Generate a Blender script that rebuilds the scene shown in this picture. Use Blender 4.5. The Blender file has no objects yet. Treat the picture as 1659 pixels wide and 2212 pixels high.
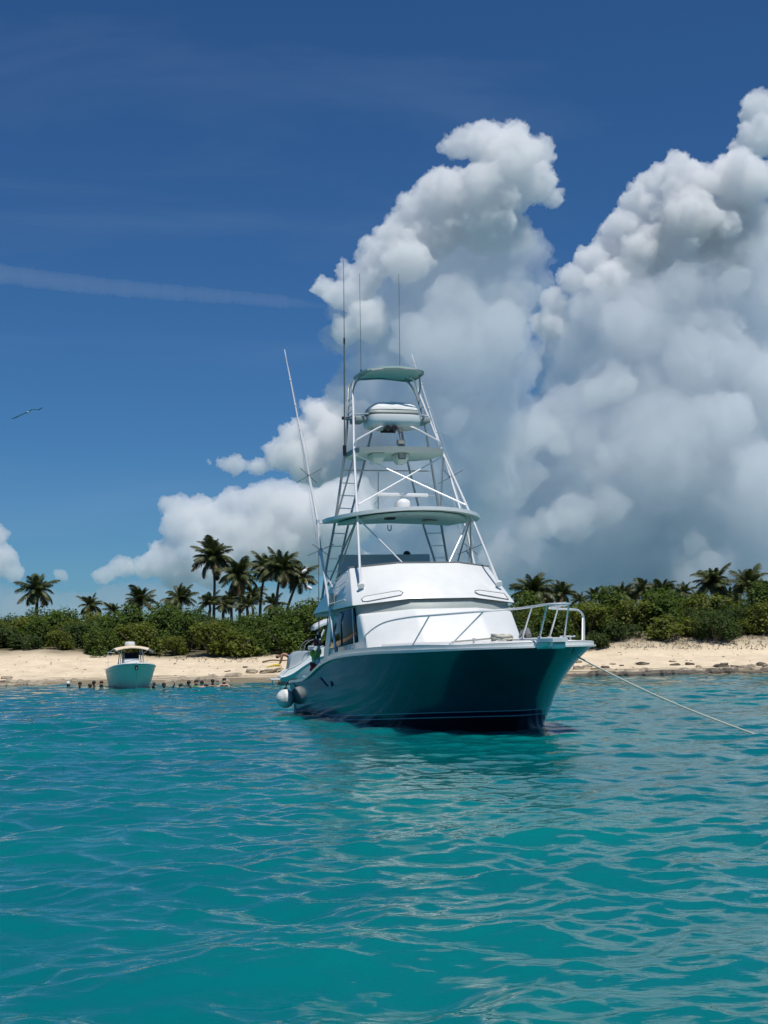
import bpy, bmesh, math, random, time
import numpy as np
from mathutils import Vector, Matrix, Euler, noise
T0 = time.time()
sc = bpy.context.scene
COL = sc.collection
R = math.radians

# ------------------------------------------------------------------ camera, world, sun, exposure
cam_d = bpy.data.cameras.new('camera')
cam = bpy.data.objects.new('camera', cam_d); COL.objects.link(cam); sc.camera = cam
PITCH, ROLL, EYE, FPX = R(5.45), R(1.0), 1.8, 3068.0
cam_d.sensor_fit = 'VERTICAL'; cam_d.sensor_height = 36.0; cam_d.lens = 36.0 * FPX / 2212.0
cam_d.clip_start = 0.1; cam_d.clip_end = 30000
cam.matrix_world = Matrix.Translation((0, 0, EYE)) @ Matrix.Rotation(R(90) + PITCH, 4, 'X') @ Matrix.Rotation(-ROLL, 4, 'Z')

SUN_EL, SUN_AZ = R(68), R(152)          # azimuth measured from +Y towards +X
w = bpy.data.worlds.new('World'); sc.world = w; w.use_nodes = True
nt = w.node_tree; nt.nodes.clear()
N = nt.nodes.new; L = nt.links.new
out = N('ShaderNodeOutputWorld'); bg = N('ShaderNodeBackground'); sky = N('ShaderNodeTexSky')
sky.sky_type = 'NISHITA'; sky.sun_disc = False; sky.sun_elevation = SUN_EL; sky.sun_rotation = SUN_AZ
sky.altitude = 0; sky.air_density = 1.0; sky.dust_density = 0.0; sky.ozone_density = 8.0
bg.inputs['Strength'].default_value = 0.068
tint = N('ShaderNodeMix'); tint.data_type = 'RGBA'; tint.blend_type = 'MULTIPLY'; tint.inputs[0].default_value = 1.0
tint.inputs[7].default_value = (0.42, 0.74, 0.99, 1)      # the polarised deep blue of the tropical sky
L(sky.outputs[0], tint.inputs[6])
# thin high cirrus, the same all round the sky
tcw = N('ShaderNodeTexCoord'); mpw = N('ShaderNodeMapping'); mpw.inputs['Scale'].default_value = (1.3, 1.3, 6.5); mpw.inputs['Rotation'].default_value = (R(9), R(14), 0); L(tcw.outputs['Generated'], mpw.inputs[0])
ciw = N('ShaderNodeTexNoise'); ciw.inputs['Scale'].default_value = 1.9; ciw.inputs['Detail'].default_value = 9; ciw.inputs['Roughness'].default_value = .58; ciw.inputs['Distortion'].default_value = .5; L(mpw.outputs[0], ciw.inputs['Vector'])
mrw = N('ShaderNodeMapRange'); mrw.inputs[1].default_value = .52; mrw.inputs[2].default_value = .80; mrw.inputs[3].default_value = 0; mrw.inputs[4].default_value = .08; L(ciw.outputs[0], mrw.inputs[0])
cmw = N('ShaderNodeMix'); cmw.data_type = 'RGBA'; cmw.inputs[7].default_value = (6.5, 8.0, 9.6, 1); L(mrw.outputs[0], cmw.inputs[0]); L(tint.outputs[2], cmw.inputs[6]); L(cmw.outputs[2], bg.inputs['Color']); L(bg.outputs[0], out.inputs['Surface'])

sun_d = bpy.data.lights.new('sun', 'SUN'); sun = bpy.data.objects.new('sun', sun_d); COL.objects.link(sun)
sun_d.energy = 4.1; sun_d.angle = R(0.53); sun_d.color = (1.0, 0.96, 0.89)
sv = Vector((math.cos(SUN_EL) * math.sin(SUN_AZ), math.cos(SUN_EL) * math.cos(SUN_AZ), math.sin(SUN_EL)))
sun.rotation_euler = sv.to_track_quat('Z', 'Y').to_euler()
sun.location = sv * 100

sc.view_settings.view_transform = 'Standard'; sc.view_settings.look = 'None'
sc.view_settings.exposure = 0.0; sc.view_settings.gamma = 1.0; sc.view_settings.use_curve_mapping = False
sc.render.engine = 'CYCLES'
cy = sc.cycles
cy.use_denoising = True
cy.max_bounces = 10; cy.diffuse_bounces = 3; cy.glossy_bounces = 4; cy.transmission_bounces = 4; cy.transparent_max_bounces = 12; cy.volume_bounces = 24
cy.caustics_reflective = False; cy.caustics_refractive = False

CAM_M = cam.matrix_world.to_3x3()
def ray(px, py):
    "unit-depth direction through a pixel of a 1659 x 2212 picture"
    d = CAM_M @ Vector(((px - 829.5) / FPX, (1106 - py) / FPX, -1.0))
    return d
def at(px, py, Y):
    d = ray(px, py); return Vector((0, 0, EYE)) + d * (Y / d.y)
def on_z(px, py, z=0.0):
    d = ray(px, py); return Vector((0, 0, EYE)) + d * ((z - EYE) / d.z)

# ------------------------------------------------------------------ helpers
def tag(o, label=None, cat=None, group=None, kind=None):
    if label: o['label'] = label
    if cat: o['category'] = cat
    if group: o['group'] = group
    if kind: o['kind'] = kind
    return o
def link(name, me, mat=None, parent=None):
    o = bpy.data.objects.new(name, me); COL.objects.link(o)
    if mat is not None and me is not None:
        for m in (mat if isinstance(mat, (list, tuple)) else [mat]): me.materials.append(m)
    if parent is not None: o.parent = parent
    return o
def empty(name, loc=(0, 0, 0), rot=(0, 0, 0)):
    o = bpy.data.objects.new(name, None); COL.objects.link(o); o.location = loc; o.rotation_euler = rot
    o.empty_display_size = 0.2
    return o
def mesh_np(name, verts, faces, smooth=True):
    "numpy verts (n,3), faces (m,3|4)"
    me = bpy.data.meshes.new(name)
    verts = np.asarray(verts, dtype=np.float32); faces = np.asarray(faces, dtype=np.int32)
    k = faces.shape[1]
    me.vertices.add(len(verts)); me.vertices.foreach_set('co', verts.ravel())
    me.loops.add(faces.size); me.loops.foreach_set('vertex_index', faces.ravel())
    me.polygons.add(len(faces)); me.polygons.foreach_set('loop_start', np.arange(len(faces), dtype=np.int32) * k)
    me.polygons.foreach_set('loop_total', np.full(len(faces), k, dtype=np.int32))
    if smooth: me.polygons.foreach_set('use_smooth', np.ones(len(faces), dtype=bool))
    me.update(calc_edges=True); me.validate()
    return me
def evaluated(o):
    "mesh of o with its modifiers applied"
    dg = bpy.context.evaluated_depsgraph_get()
    return bpy.data.meshes.new_from_object(o.evaluated_get(dg))
# ------------------------------------------------------------------ clouds (closed bodies filled with even white or haze-tinted vapour)
def vapour(name, dens, aniso=0.3, col=(1, 1, 1)):
    m = bpy.data.materials.new(name); m.use_nodes = True; t = m.node_tree; t.nodes.clear()
    o = t.nodes.new('ShaderNodeOutputMaterial'); v = t.nodes.new('ShaderNodeVolumePrincipled')
    v.inputs['Color'].default_value = (*col, 1); v.inputs['Density'].default_value = dens; v.inputs['Anisotropy'].default_value = aniso
    t.links.new(v.outputs[0], o.inputs['Volume'])
    return m
_ico = bmesh.new(); bmesh.ops.create_icosphere(_ico, subdivisions=2, radius=1)
ICO_V = np.array([v.co[:] for v in _ico.verts]); ICO_F = np.array([[v.index for v in f.verts] for f in _ico.faces]); _ico.free()
def cloud(name, label, blobs, Y, mat, seed, voxel=3.7, levels=3, disp=11.0, depth=0.5, group='white cumulus clouds above the island', hard=True):
    rg = np.random.default_rng(seed)
    base = at(sum(b[0] for b in blobs) / len(blobs), max(b[1] + b[2] * .5 for b in blobs), Y)
    k = Y / FPX
    C = np.array([at(px, py, Y) for px, py, r in blobs]); Rr = np.array([r for _, _, r in blobs]) * k * .93
    C[:, 1] += rg.uniform(-1, 1, len(Rr)) * Rr * depth
    CC, RR = [C], [Rr]
    for lv in range(levels):
        n = (22, 12, 6)[lv]
        C = np.repeat(C, n, 0); Rr = np.repeat(Rr, n)
        d = rg.normal(size=(len(Rr), 3)); d[:, 2] = np.abs(d[:, 2]) * .9 - .25 * np.hypot(d[:, 0], d[:, 1]); d /= np.linalg.norm(d, axis=1, keepdims=True)
        C = C + d * (Rr * rg.uniform(.82, .98, len(Rr)))[:, None]; Rr = Rr * rg.uniform(.17, .50, len(Rr)) * .92; CC.append(C); RR.append(Rr)
    C = np.concatenate(CC); Rr = np.concatenate(RR); keep = Rr > voxel * .55; C, Rr = C[keep], Rr[keep]; nv = len(ICO_V)
    V = (ICO_V[None] * Rr[:, None, None] + C[:, None, :] - np.array(base)).reshape(-1, 3)
    Fc = (ICO_F[None] + (np.arange(len(Rr)) * nv)[:, None, None]).reshape(-1, 3)
    tmp = link('tmp', mesh_np('tmp', V, Fc))
    md = tmp.modifiers.new('r', 'REMESH'); md.mode = 'VOXEL'; md.voxel_size = voxel
    s1 = bpy.data.textures.new('puff', 'CLOUDS'); s1.noise_scale = disp * 2.0; s1.noise_depth = 4; s1.noise_type = 'HARD_NOISE' if hard else 'SOFT_NOISE'
    m1 = tmp.modifiers.new('d', 'DISPLACE'); m1.texture = s1; m1.strength = disp * 1.9; m1.mid_level = .35 if hard else .5
    m2 = tmp.modifiers.new('r2', 'REMESH'); m2.mode = 'VOXEL'; m2.voxel_size = voxel * .85
    s3 = bpy.data.textures.new('fluff', 'CLOUDS'); s3.noise_scale = disp * .75; s3.noise_depth = 4; s3.noise_type = 'HARD_NOISE' if hard else 'SOFT_NOISE'
    m3 = tmp.modifiers.new('d2', 'DISPLACE'); m3.texture = s3; m3.strength = disp * 1.1; m3.mid_level = .35 if hard else .5
    me = evaluated(tmp); bpy.data.objects.remove(tmp)
    me.name = name
    o = link(name, me, mat); o.location = base
    me.polygons.foreach_set('use_smooth', np.ones(len(me.polygons), dtype=bool))
    return tag(o, label, 'cloud', group)

vap = vapour('cloud_vapour', 0.036, 0.15)
thin = vapour('thin_vapour', 0.004)
A = [(1045,315,55),(1108,305,42),(1160,330,42),(990,315,36),(1090,375,75),(1150,400,50),(1195,430,26),
     (955,420,62),(900,462,50),(1040,440,75),(1115,430,40),(860,510,52),(825,555,48),(790,600,45),(745,585,26),(700,620,30),(730,640,36),(765,640,45),
     (940,500,70),(1050,500,70),(880,570,60),(1110,500,50),(745,720,36),(800,700,50)]
A3 = [(940,560,100),(1040,550,100),(870,640,90),(800,710,80),(745,735,46),(980,660,100),(860,750,80),(1110,560,70),(920,720,90)]
B4 = [(1240,700,70),(1310,640,80),(1400,580,90),(1500,530,110),(1600,560,120),(1195,705,46),(1290,760,80),(1380,680,90),(1480,640,100)]
A2 = [(1000,620,120),(1090,640,90),(900,720,110),(1000,760,140),(1090,790,90),(900,880,110),(800,850,80),(1020,930,140),(760,860,60),(1040,1040,120),(940,1040,110),(860,1100,100),(860,1210,90),(960,1160,100),(960,1250,80),(780,1260,60)]
B = [(1645,235,45),(1640,300,50),(1595,320,22),(1460,372,42),(1420,395,42),(1500,400,45),(1535,395,35),(1600,400,70),(1385,440,48),(1345,490,45),(1320,530,40),(1285,560,40),
     (1240,605,38),(1195,650,34),(1190,700,40),(1480,470,80),(1580,500,90),(1390,540,70),(1310,610,50),(1460,530,60)]
B2 = [(1500,640,150),(1620,640,140),(1360,720,130),(1480,800,170),(1620,850,180),(1260,800,100),
     (1250,940,140),(1400,980,180),(1560,1040,190),(1150,1040,120),(1300,1110,140),(1640,1130,160),(1450,1150,150),(1110,1190,100),(1230,1220,100),(1360,1230,100),(1490,1240,100),(1630,1250,110),(1010,1200,90)]
B3 = [(1150,940,40),(1185,925,34),(1120,975,36),(1080,990,40),(1210,965,30),(1130,1150,34),(1180,1135,36),(1230,1120,30),(1060,1080,40),(1330,830,50),(1290,850,40),(960,880,34),(940,860,26)]
C = [(700,905,50),(650,950,46),(610,985,40),(560,1008,24),(510,1008,26),(480,1003,16),(680,1000,70),(770,940,80),(780,1020,100),(450,996,8)]
D = [(560,1085,45),(500,1080,32),(600,1080,45),(640,1110,60),(430,1105,38),(380,1098,34),(360,1090,22),(400,1140,50),(480,1140,60),(350,1215,44),(320,1225,34),(260,1225,28),(225,1245,24),(380,1240,45),
     (560,1170,80),(660,1180,80),(745,1120,80),(460,1220,60),(740,1210,60)]
Fh = [(x, 1310 + 14 * math.sin(x * .013) + 8 * math.sin(x * .041), 50) for x in range(-300, 1950, 45)]
Ef = [(-10,1160,28),(5,1205,30),(30,1240,24),(-30,1220,50)]
G = [(132,1243,15),(120,1236,9),(142,1250,9)]
soft = vapour('soft_vapour', 0.0040, 0.35)
body = vapour('body_vapour', .011, .3, (.975, .987, 1))  # blue-grey haze put into the scatter colour of the lower bodies
cloud('cumulus_cloud', 'tall cumulus cloud towering behind the sportfishing boat with two rounded heads', A, 3000, vap, 3)
cloud('cumulus_cloud', 'bright billowing crest of the cloud mass at the right picture edge', B, 3600, vap, 4)
cloud('cumulus_cloud', 'grey misty lower body of the tall cloud behind the tower', A3 + A2, 3060, body, 13, voxel=6, levels=2, disp=18, hard=False)
cloud('cumulus_cloud', 'broad blue grey cloud mass filling the right side of the sky above the palms', B4 + B2, 3680, body, 14, voxel=7, levels=2, disp=22, hard=False)
cloud('cumulus_cloud', 'pale torn cloud tufts in front of the grey mass right of the tower', B3, 3150, vapour('tuft_vapour', .012, .2), 15, voxel=5, levels=3, disp=14)
cloud('cumulus_cloud', 'ragged cumulus arm with a small detached tip left of the tower', C, 3300, vap, 5)
cloud('cumulus_cloud', 'low billowing cumulus behind the tall palms', D, 2700, vap, 6, voxel=6, disp=10)
cloud('cumulus_cloud', 'white cumulus cut off by the picture edge above the lone left palm', Ef, 3000, vap, 7, voxel=6, disp=8)
cloud('cumulus_cloud', 'tiny white puff of cloud just above the lone left palm', G, 3000, vap, 8, voxel=4, disp=4)
cloud('cloud_bank', 'long flat grey cloud bank low along the horizon behind the palms', Fh, 5200, vapour('bank_vapour', 0.004, 0.4), 9, voxel=14, levels=1, disp=20)
# ------------------------------------------------------------------ materials
def mat(name, col, rough=0.4, metal=0.0, coat=0.0, var=0.0, vscale=6.0, bump=0.0, bscale=40.0, rand=0.0, trans=0.0, ior=None):
    m = bpy.data.materials.new(name); m.use_nodes = True; t = m.node_tree; b = t.nodes['Principled BSDF']
    b.inputs['Base Color'].default_value = (*col, 1); b.inputs['Roughness'].default_value = rough; b.inputs['Metallic'].default_value = metal
    b.inputs['Coat Weight'].default_value = coat; b.inputs['Coat Roughness'].default_value = 0.05
    if ior: b.inputs['IOR'].default_value = ior
    n = t.nodes.new; l = t.links.new
    tc = n('ShaderNodeTexCoord')
    src = None
    if var:
        nz = n('ShaderNodeTexNoise'); nz.inputs['Scale'].default_value = vscale; nz.inputs['Detail'].default_value = 6; nz.inputs['Roughness'].default_value = 0.65
        l(tc.outputs['Object'], nz.inputs['Vector'])
        mr = n('ShaderNodeMapRange'); mr.inputs[1].default_value = 0.3; mr.inputs[2].default_value = 0.7; mr.inputs[3].default_value = 1 - var; mr.inputs[4].default_value = 1 + var
        l(nz.outputs[0], mr.inputs[0]); src = mr.outputs[0]
    if rand:
        g = n('ShaderNodeNewGeometry'); mr2 = n('ShaderNodeMapRange'); mr2.inputs[3].default_value = 1 - rand; mr2.inputs[4].default_value = 1 + rand
        l(g.outputs['Random Per Island'], mr2.inputs[0])
        if src is None: src = mr2.outputs[0]
        else:
            mm = n('ShaderNodeMath'); mm.operation = 'MULTIPLY'; l(src, mm.inputs[0]); l(mr2.outputs[0], mm.inputs[1]); src = mm.outputs[0]
    if src is not None:
        mx = n('ShaderNodeMix'); mx.data_type = 'RGBA'; mx.blend_type = 'MULTIPLY'; mx.inputs[0].default_value = 1
        mx.inputs[6].default_value = (*col, 1); l(src, mx.inputs[7]); l(mx.outputs[2], b.inputs['Base Color'])
    if bump:
        nb = n('ShaderNodeTexNoise'); nb.inputs['Scale'].default_value = bscale; nb.inputs['Detail'].default_value = 4; l(tc.outputs['Object'], nb.inputs['Vector'])
        bp = n('ShaderNodeBump'); bp.inputs['Strength'].default_value = bump; bp.inputs['Distance'].default_value = 0.05
        l(nb.outputs[0], bp.inputs['Height']); l(bp.outputs[0], b.inputs['Normal'])
    if trans:
        tr = n('ShaderNodeBsdfTranslucent'); ms = n('ShaderNodeMixShader'); ms.inputs[0].default_value = trans
        o = t.nodes['Material Output']
        tr.inputs['Color'].default_value = (col[0] * 1.3, col[1] * 1.5, col[2] * 0.8, 1)
        l(b.outputs[0], ms.inputs[1]); l(tr.outputs[0], ms.inputs[2]); l(ms.outputs[0], o.inputs['Surface'])
    return m
M = {}
M['gel'] = mat('white_gelcoat', (.76, .765, .755), .28, var=.05, vscale=1.6, coat=.15)
M['gel2'] = mat('nonskid_deck', (.70, .72, .71), .55, var=.05, vscale=3, bump=.2, bscale=120)
M['hullpaint'] = mat('teal_hull_paint', (.004, .060, .080), .11, coat=.0, var=.14, vscale=1.3)
M['boot'] = mat('navy_boot_stripe', (.004, .006, .03), .2)
M['bottom'] = mat('dark_bottom_paint', (.006, .008, .014), .5, var=.2, vscale=2)
M['pin'] = mat('pale_pinstripe', (.30, .45, .50), .3)
M['alu'] = mat('polished_aluminium', (.80, .80, .80), .42, metal=.45)
M['alu2'] = mat('anodised_aluminium', (.36, .37, .37), .4, metal=.5)
M['glass'] = mat('tinted_window', (.005, .007, .011), .06, ior=1.2)
M['black'] = mat('black_rubber', (.012, .012, .013), .5)
M['canvas'] = mat('white_canvas', (.78, .78, .76), .8, var=.05, vscale=9, bump=.6, bscale=5)
M['grey'] = mat('grey_vinyl', (.30, .34, .33), .5, var=.05)
M['pale'] = mat('pale_bounce_green', (.50, .60, .55), .5, var=.03)  # green bounce off the water on shaded undersides, put into the colour
M['caulk'] = mat('grey_caulk', (.16, .17, .17), .5)
M['lens'] = mat('lamp_lens', (.35, .34, .30), .12)
M['fender'] = mat('white_fender_vinyl', (.74, .75, .73), .55, var=.06, vscale=10, bump=.5, bscale=25)
M['fenderteal'] = mat('teal_fender_band', (.01, .09, .10), .35, var=.1, vscale=6)
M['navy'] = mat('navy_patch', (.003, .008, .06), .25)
M['rope'] = mat('pale_rope', (.62, .60, .50), .85, bump=.5, bscale=150)
M['red'] = mat('red_plastic', (.45, .02, .02), .4); M['yellow'] = mat('yellow_plastic', (.70, .52, .08), .45); M['lime'] = mat('lime_plastic', (.30, .45, .10), .45)
M['boatgreen'] = mat('seafoam_gelcoat', (.88, .80, .62), .4, coat=.0, var=.05, vscale=1.2)
M['cream'] = mat('cream_canvas', (.72, .60, .44), .8, var=.05)
M['cgrey'] = mat('pale_grey_gelcoat', (.46, .50, .52), .25, coat=.2, var=.04, vscale=1.5)
M['skin'] = mat('tanned_skin', (.30, .16, .10), .5, var=.1, vscale=8); M['skin2'] = mat('pale_skin', (.52, .32, .23), .5, var=.08, vscale=8); M['skin3'] = mat('dark_skin', (.10, .055, .035), .5)
M['hair'] = mat('dark_hair', (.012, .010, .008), .6); M['whitecap'] = mat('white_cap', (.78, .78, .76), .7)
M['snork'] = mat('pale_blue_shirt', (.30, .55, .62), .6); M['greenshirt'] = mat('green_shirt', (.04, .20, .10), .7); M['blackshirt'] = mat('black_wetsuit', (.012, .013, .016), .5)
M['leafA'] = mat('sea_grape_leaf', (.082, .125, .018), .8, rand=.55, trans=.42)
M['leafB'] = mat('olive_leaf', (.125, .145, .020), .8, rand=.55, trans=.42)
M['leafC'] = mat('dark_green_leaf', (.050, .082, .016), .8, rand=.55, trans=.38)
M['frond'] = mat('palm_frond', (.080, .100, .032), .5, rand=.4, trans=.22)
M['dryfrond'] = mat('dry_palm_frond', (.20, .145, .065), .6, rand=.3, trans=.2)
M['bark'] = mat('palm_bark', (.11, .095, .075), .85, var=.3, vscale=9, bump=.4, bscale=12)
M['twig'] = mat('dry_twig', (.16, .13, .10), .9, rand=.4)
M['rock'] = mat('grey_beach_rock', (.34, .285, .21), .9, var=.4, vscale=2.2, bump=.8, bscale=9)
M['darkrock'] = mat('dark_wet_rock', (.12, .10, .078), .8, var=.35, vscale=2.2, bump=.8, bscale=9)
M['birdwhite'] = mat('white_feathers', (.80, .80, .80), .7); M['birdblack'] = mat('black_feathers', (.02, .02, .024), .6); M['birdgrey'] = mat('pale_grey_wing', (.28, .36, .45), .7)
M['wood'] = mat('driftwood', (.17, .12, .07), .9, var=.3, vscale=4)

class MB:
    "collects shapes, builds ONE mesh object"
    def __init__(s): s.v = []; s.f = []; s.mi = []; s.cur = 0
    def add(s, vs, fs):
        b = len(s.v); s.v += [tuple(v) for v in vs]
        for f in fs: s.f.append(tuple(i + b for i in f)); s.mi.append(s.cur)
    def box(s, c, d, rot=None):
        vs = []
        for i in range(8):
            p = Vector(((i & 1) - .5, (i >> 1 & 1) - .5, (i >> 2 & 1) - .5)); p = Vector((p.x * d[0], p.y * d[1], p.z * d[2]))
            if rot is not None: p = rot @ p
            vs.append(Vector(c) + p)
        s.add(vs, [(0, 2, 3, 1), (4, 5, 7, 6), (0, 1, 5, 4), (2, 6, 7, 3), (0, 4, 6, 2), (1, 3, 7, 5)])
        return s
    def tube(s, pts, r, n=8, closed=False, r2=None):
        pts = [Vector(p) for p in pts]; m = len(pts); rings = []
        up = None
        for i, p in enumerate(pts):
            a = pts[i - 1] if (i > 0 or closed) else p; b = pts[(i + 1) % m] if (i < m - 1 or closed) else p
            t = (b - a).normalized()
            if up is None: up = t.orthogonal().normalized()
            u = (up - t * up.dot(t)); u = u.normalized() if u.length > 1e-6 else t.orthogonal().normalized(); up = u; w_ = t.cross(u)
            rr = r if r2 is None else r + (r2 - r) * i / max(1, m - 1)
            rings.append([p + (u * math.cos(k * 2 * math.pi / n) + w_ * math.sin(k * 2 * math.pi / n)) * rr for k in range(n)])
        vs = [v for q in rings for v in q]; fs = []
        for i in range(m if closed else m - 1):
            j = (i + 1) % m
            for k in range(n): k2 = (k + 1) % n; fs.append((i * n + k, i * n + k2, j * n + k2, j * n + k))
        if not closed: fs += [tuple(range(n))[::-1], tuple((m - 1) * n + k for k in range(n))]
        s.add(vs, fs); return s
    def loft(s, secs, cap=True, closed=True):
        m = len(secs); n = len(secs[0]); vs = [v for q in secs for v in q]; fs = []
        for i in range(m - 1):
            for k in range(n if closed else n - 1): k2 = (k + 1) % n; fs.append((i * n + k, i * n + k2, (i + 1) * n + k2, (i + 1) * n + k))
        if cap: fs += [tuple(range(n))[::-1], tuple((m - 1) * n + k for k in range(n))]
        s.add(vs, fs); return s
    def ell(s, c, r, nu=12, nv=8, rot=None):
        vs = []; fs = []
        for j in range(nv + 1):
            th = math.pi * j / nv
            for i in range(nu):
                ph = 2 * math.pi * i / nu; p = Vector((r[0] * math.sin(th) * math.cos(ph), r[1] * math.sin(th) * math.sin(ph), r[2] * math.cos(th)))
                vs.append(Vector(c) + (rot @ p if rot is not None else p))
        for j in range(nv):
            for i in range(nu): i2 = (i + 1) % nu; fs.append((j * nu + i, (j + 1) * nu + i, (j + 1) * nu + i2, j * nu + i2))
        s.add(vs, fs); return s
    def build(s, name, m=None, parent=None, ang=35, origin=None, bevel=0.0, seg=2):
        v = s.v
        if origin is not None: v = [(p[0] - origin[0], p[1] - origin[1], p[2] - origin[2]) for p in v]
        me = bpy.data.meshes.new(name); me.from_pydata([tuple(p) for p in v], [], s.f); 
        bm = bmesh.new(); bm.from_mesh(me); bmesh.ops.remove_doubles(bm, verts=bm.verts, dist=1e-5); bmesh.ops.recalc_face_normals(bm, faces=bm.faces)
        if bevel:
            es = [e for e in bm.edges if len(e.link_faces) == 2 and e.calc_face_angle(0) > R(28)]
            bmesh.ops.bevel(bm, geom=es, offset=bevel, segments=seg, profile=.5, affect='EDGES', clamp_overlap=True)
        bm.to_mesh(me); bm.free()
        if len(me.polygons) == len(s.mi) and max(s.mi, default=0) > 0: me.polygons.foreach_set('material_index', s.mi)
        me.polygons.foreach_set('use_smooth', np.ones(len(me.polygons), dtype=bool)); me.set_sharp_from_angle(angle=R(ang))
        o = link(name, me, m, parent)
        if origin is not None: o.location = origin
        return o
def interp(x, tab):
    xs = [a for a, _ in tab]; ys = [b for _, b in tab]; return float(np.interp(x, xs, ys))
def smooth_pts(pts, n=6):
    "Catmull-Rom through the points"
    P = [Vector(p) for p in pts]; out_ = []
    for i in range(len(P) - 1):
        a = P[max(i - 1, 0)]; b = P[i]; c = P[i + 1]; d = P[min(i + 2, len(P) - 1)]
        for k in range(n):
            t = k / n; out_.append(.5 * ((2 * b) + (c - a) * t + (2 * a - 5 * b + 4 * c - d) * t * t + (3 * b - a - 3 * c + d) * t ** 3))
    out_.append(P[-1]); return out_
# ------------------------------------------------------------------ water
def build_water():
    rg = np.random.default_rng(11)
    Yd = 5.2 * (86 / 5.2) ** (np.arange(960) / 959)
    Y = np.concatenate([[-60, -20, 0, 3], Yd, [120, 400, 2000, 12000]])
    u = np.concatenate([[-40, -9, -2.2, -1.2], np.linspace(-.8, -.3, 60)[:-1], np.linspace(-.3, .3, 430), np.linspace(.3, .8, 60)[1:], [1.2, 2.2, 9, 40]])
    S = np.maximum(Y, 6.0)
    X = S[:, None] * u[None, :]; Yg = np.repeat(Y[:, None], len(u), 1)
    dx = np.zeros_like(X); dy = np.zeros_like(X); z = np.zeros_like(X)
    row = np.gradient(Y)[:, None]
    fade_edge = np.clip((1.0 - np.abs(u)) / .2, 0, 1)[None, :] * np.clip((Y - 5.0) / .6, 0, 1)[:, None] * np.clip((100 - Y) / 14, 0, 1)[:, None]
    K = 170
    lam = np.exp(rg.uniform(np.log(.14), np.log(3.0), K))
    ang = R(-80) + rg.normal(0, R(44), K)              # travel direction, towards the camera and a little aside
    ph = rg.uniform(0, 2 * np.pi, K)
    slope = 0.19 * np.sqrt(2.0 / K) * np.where(lam < .24, .6, 1.0) * np.where(lam > 1.1, .85, 1.0)
    for i in range(K):
        k = 2 * np.pi / lam[i]; A = slope[i] / k; c, s_ = np.cos(ang[i]), np.sin(ang[i])
        q = k * (c * X + s_ * Yg) + ph[i]
        a = A * np.clip((lam[i] / row - 2.2) / 3, 0, 1)
        z += a * np.cos(q); dx -= .8 * a * c * np.sin(q); dy -= .8 * a * s_ * np.sin(q)
    # gusts: calmer and livelier patches
    g = .90 + .30 * np.sin(X * .33 + 1.3 + .4 * np.sin(Yg * .21)) * np.sin(Yg * .19 + X * .11)
    z *= fade_edge * g; dx *= fade_edge * g; dy *= fade_edge * g
    V = np.stack([X + dx, Yg + dy, z], -1).reshape(-1, 3)
    nr, ncl = len(Y), len(u)
    idx = np.arange(nr * ncl).reshape(nr, ncl)
    Fc = np.stack([idx[:-1, :-1], idx[:-1, 1:], idx[1:, 1:], idx[1:, :-1]], -1).reshape(-1, 4)
    m = bpy.data.materials.new('turquoise_water'); m.use_nodes = True; t = m.node_tree; b = t.nodes['Principled BSDF']
    n = t.nodes.new; l = t.links.new
    b.inputs['Roughness'].default_value = .02; b.inputs['IOR'].default_value = 1.333; b.subsurface_method = 'BURLEY'; b.inputs['Subsurface Weight'].default_value = .6; b.inputs['Subsurface Radius'].default_value = (.15, 1.0, 1.0); b.inputs['Subsurface Scale'].default_value = .9
    tc = n('ShaderNodeTexCoord')
    nz = n('ShaderNodeTexNoise'); nz.inputs['Scale'].default_value = .10; nz.inputs['Detail'].default_value = 4; l(tc.outputs['Object'], nz.inputs['Vector'])
    cr = n('ShaderNodeValToRGB'); l(nz.outputs[0], cr.inputs[0])
    cr.color_ramp.elements[0].position = .35; cr.color_ramp.elements[0].color = (.0008, .118, .140, 1)
    cr.color_ramp.elements[1].position = .68; cr.color_ramp.elements[1].color = (.0008, .172, .168, 1)
    # paler sand shallows close to the shore
    sx = n('ShaderNodeSeparateXYZ'); l(tc.outputs['Object'], sx.inputs[0])
    wob = n('ShaderNodeMath'); wob.operation = 'MULTIPLY_ADD'; l(nz.outputs[0], wob.inputs[0]); wob.inputs[1].default_value = 6; l(sx.outputs['Y'], wob.inputs[2])
    mr = n('ShaderNodeMapRange'); mr.inputs[1].default_value = 78.5; mr.inputs[2].default_value = 84.5; l(wob.outputs[0], mr.inputs[0])
    mx = n('ShaderNodeMix'); mx.data_type = 'RGBA'; l(mr.outputs[0], mx.inputs[0]); l(cr.outputs[0], mx.inputs[6]); mx.inputs[7].default_value = (.10, .22, .225, 1)
    l(mx.outputs[2], b.inputs['Base Color'])
    mp = n('ShaderNodeMapping'); mp.inputs['Scale'].default_value = (1.0, 1.7, 1.0); mp.inputs['Rotation'].default_value = (0, 0, R(9)); l(tc.outputs['Object'], mp.inputs[0])
    n2 = n('ShaderNodeTexNoise'); n2.inputs['Scale'].default_value = 7.5; n2.inputs['Detail'].default_value = 3; n2.inputs['Roughness'].default_value = .5; n2.inputs['Distortion'].default_value = .3
    l(mp.outputs[0], n2.inputs['Vector'])
    bp = n('ShaderNodeBump'); bp.inputs['Strength'].default_value = .14; bp.inputs['Distance'].default_value = .04; l(n2.outputs[0], bp.inputs['Height']); l(bp.outputs[0], b.inputs['Normal'])
    o = link('water', mesh_np('water', V, Fc), m)
    return tag(o, kind='structure')
build_water()

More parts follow.
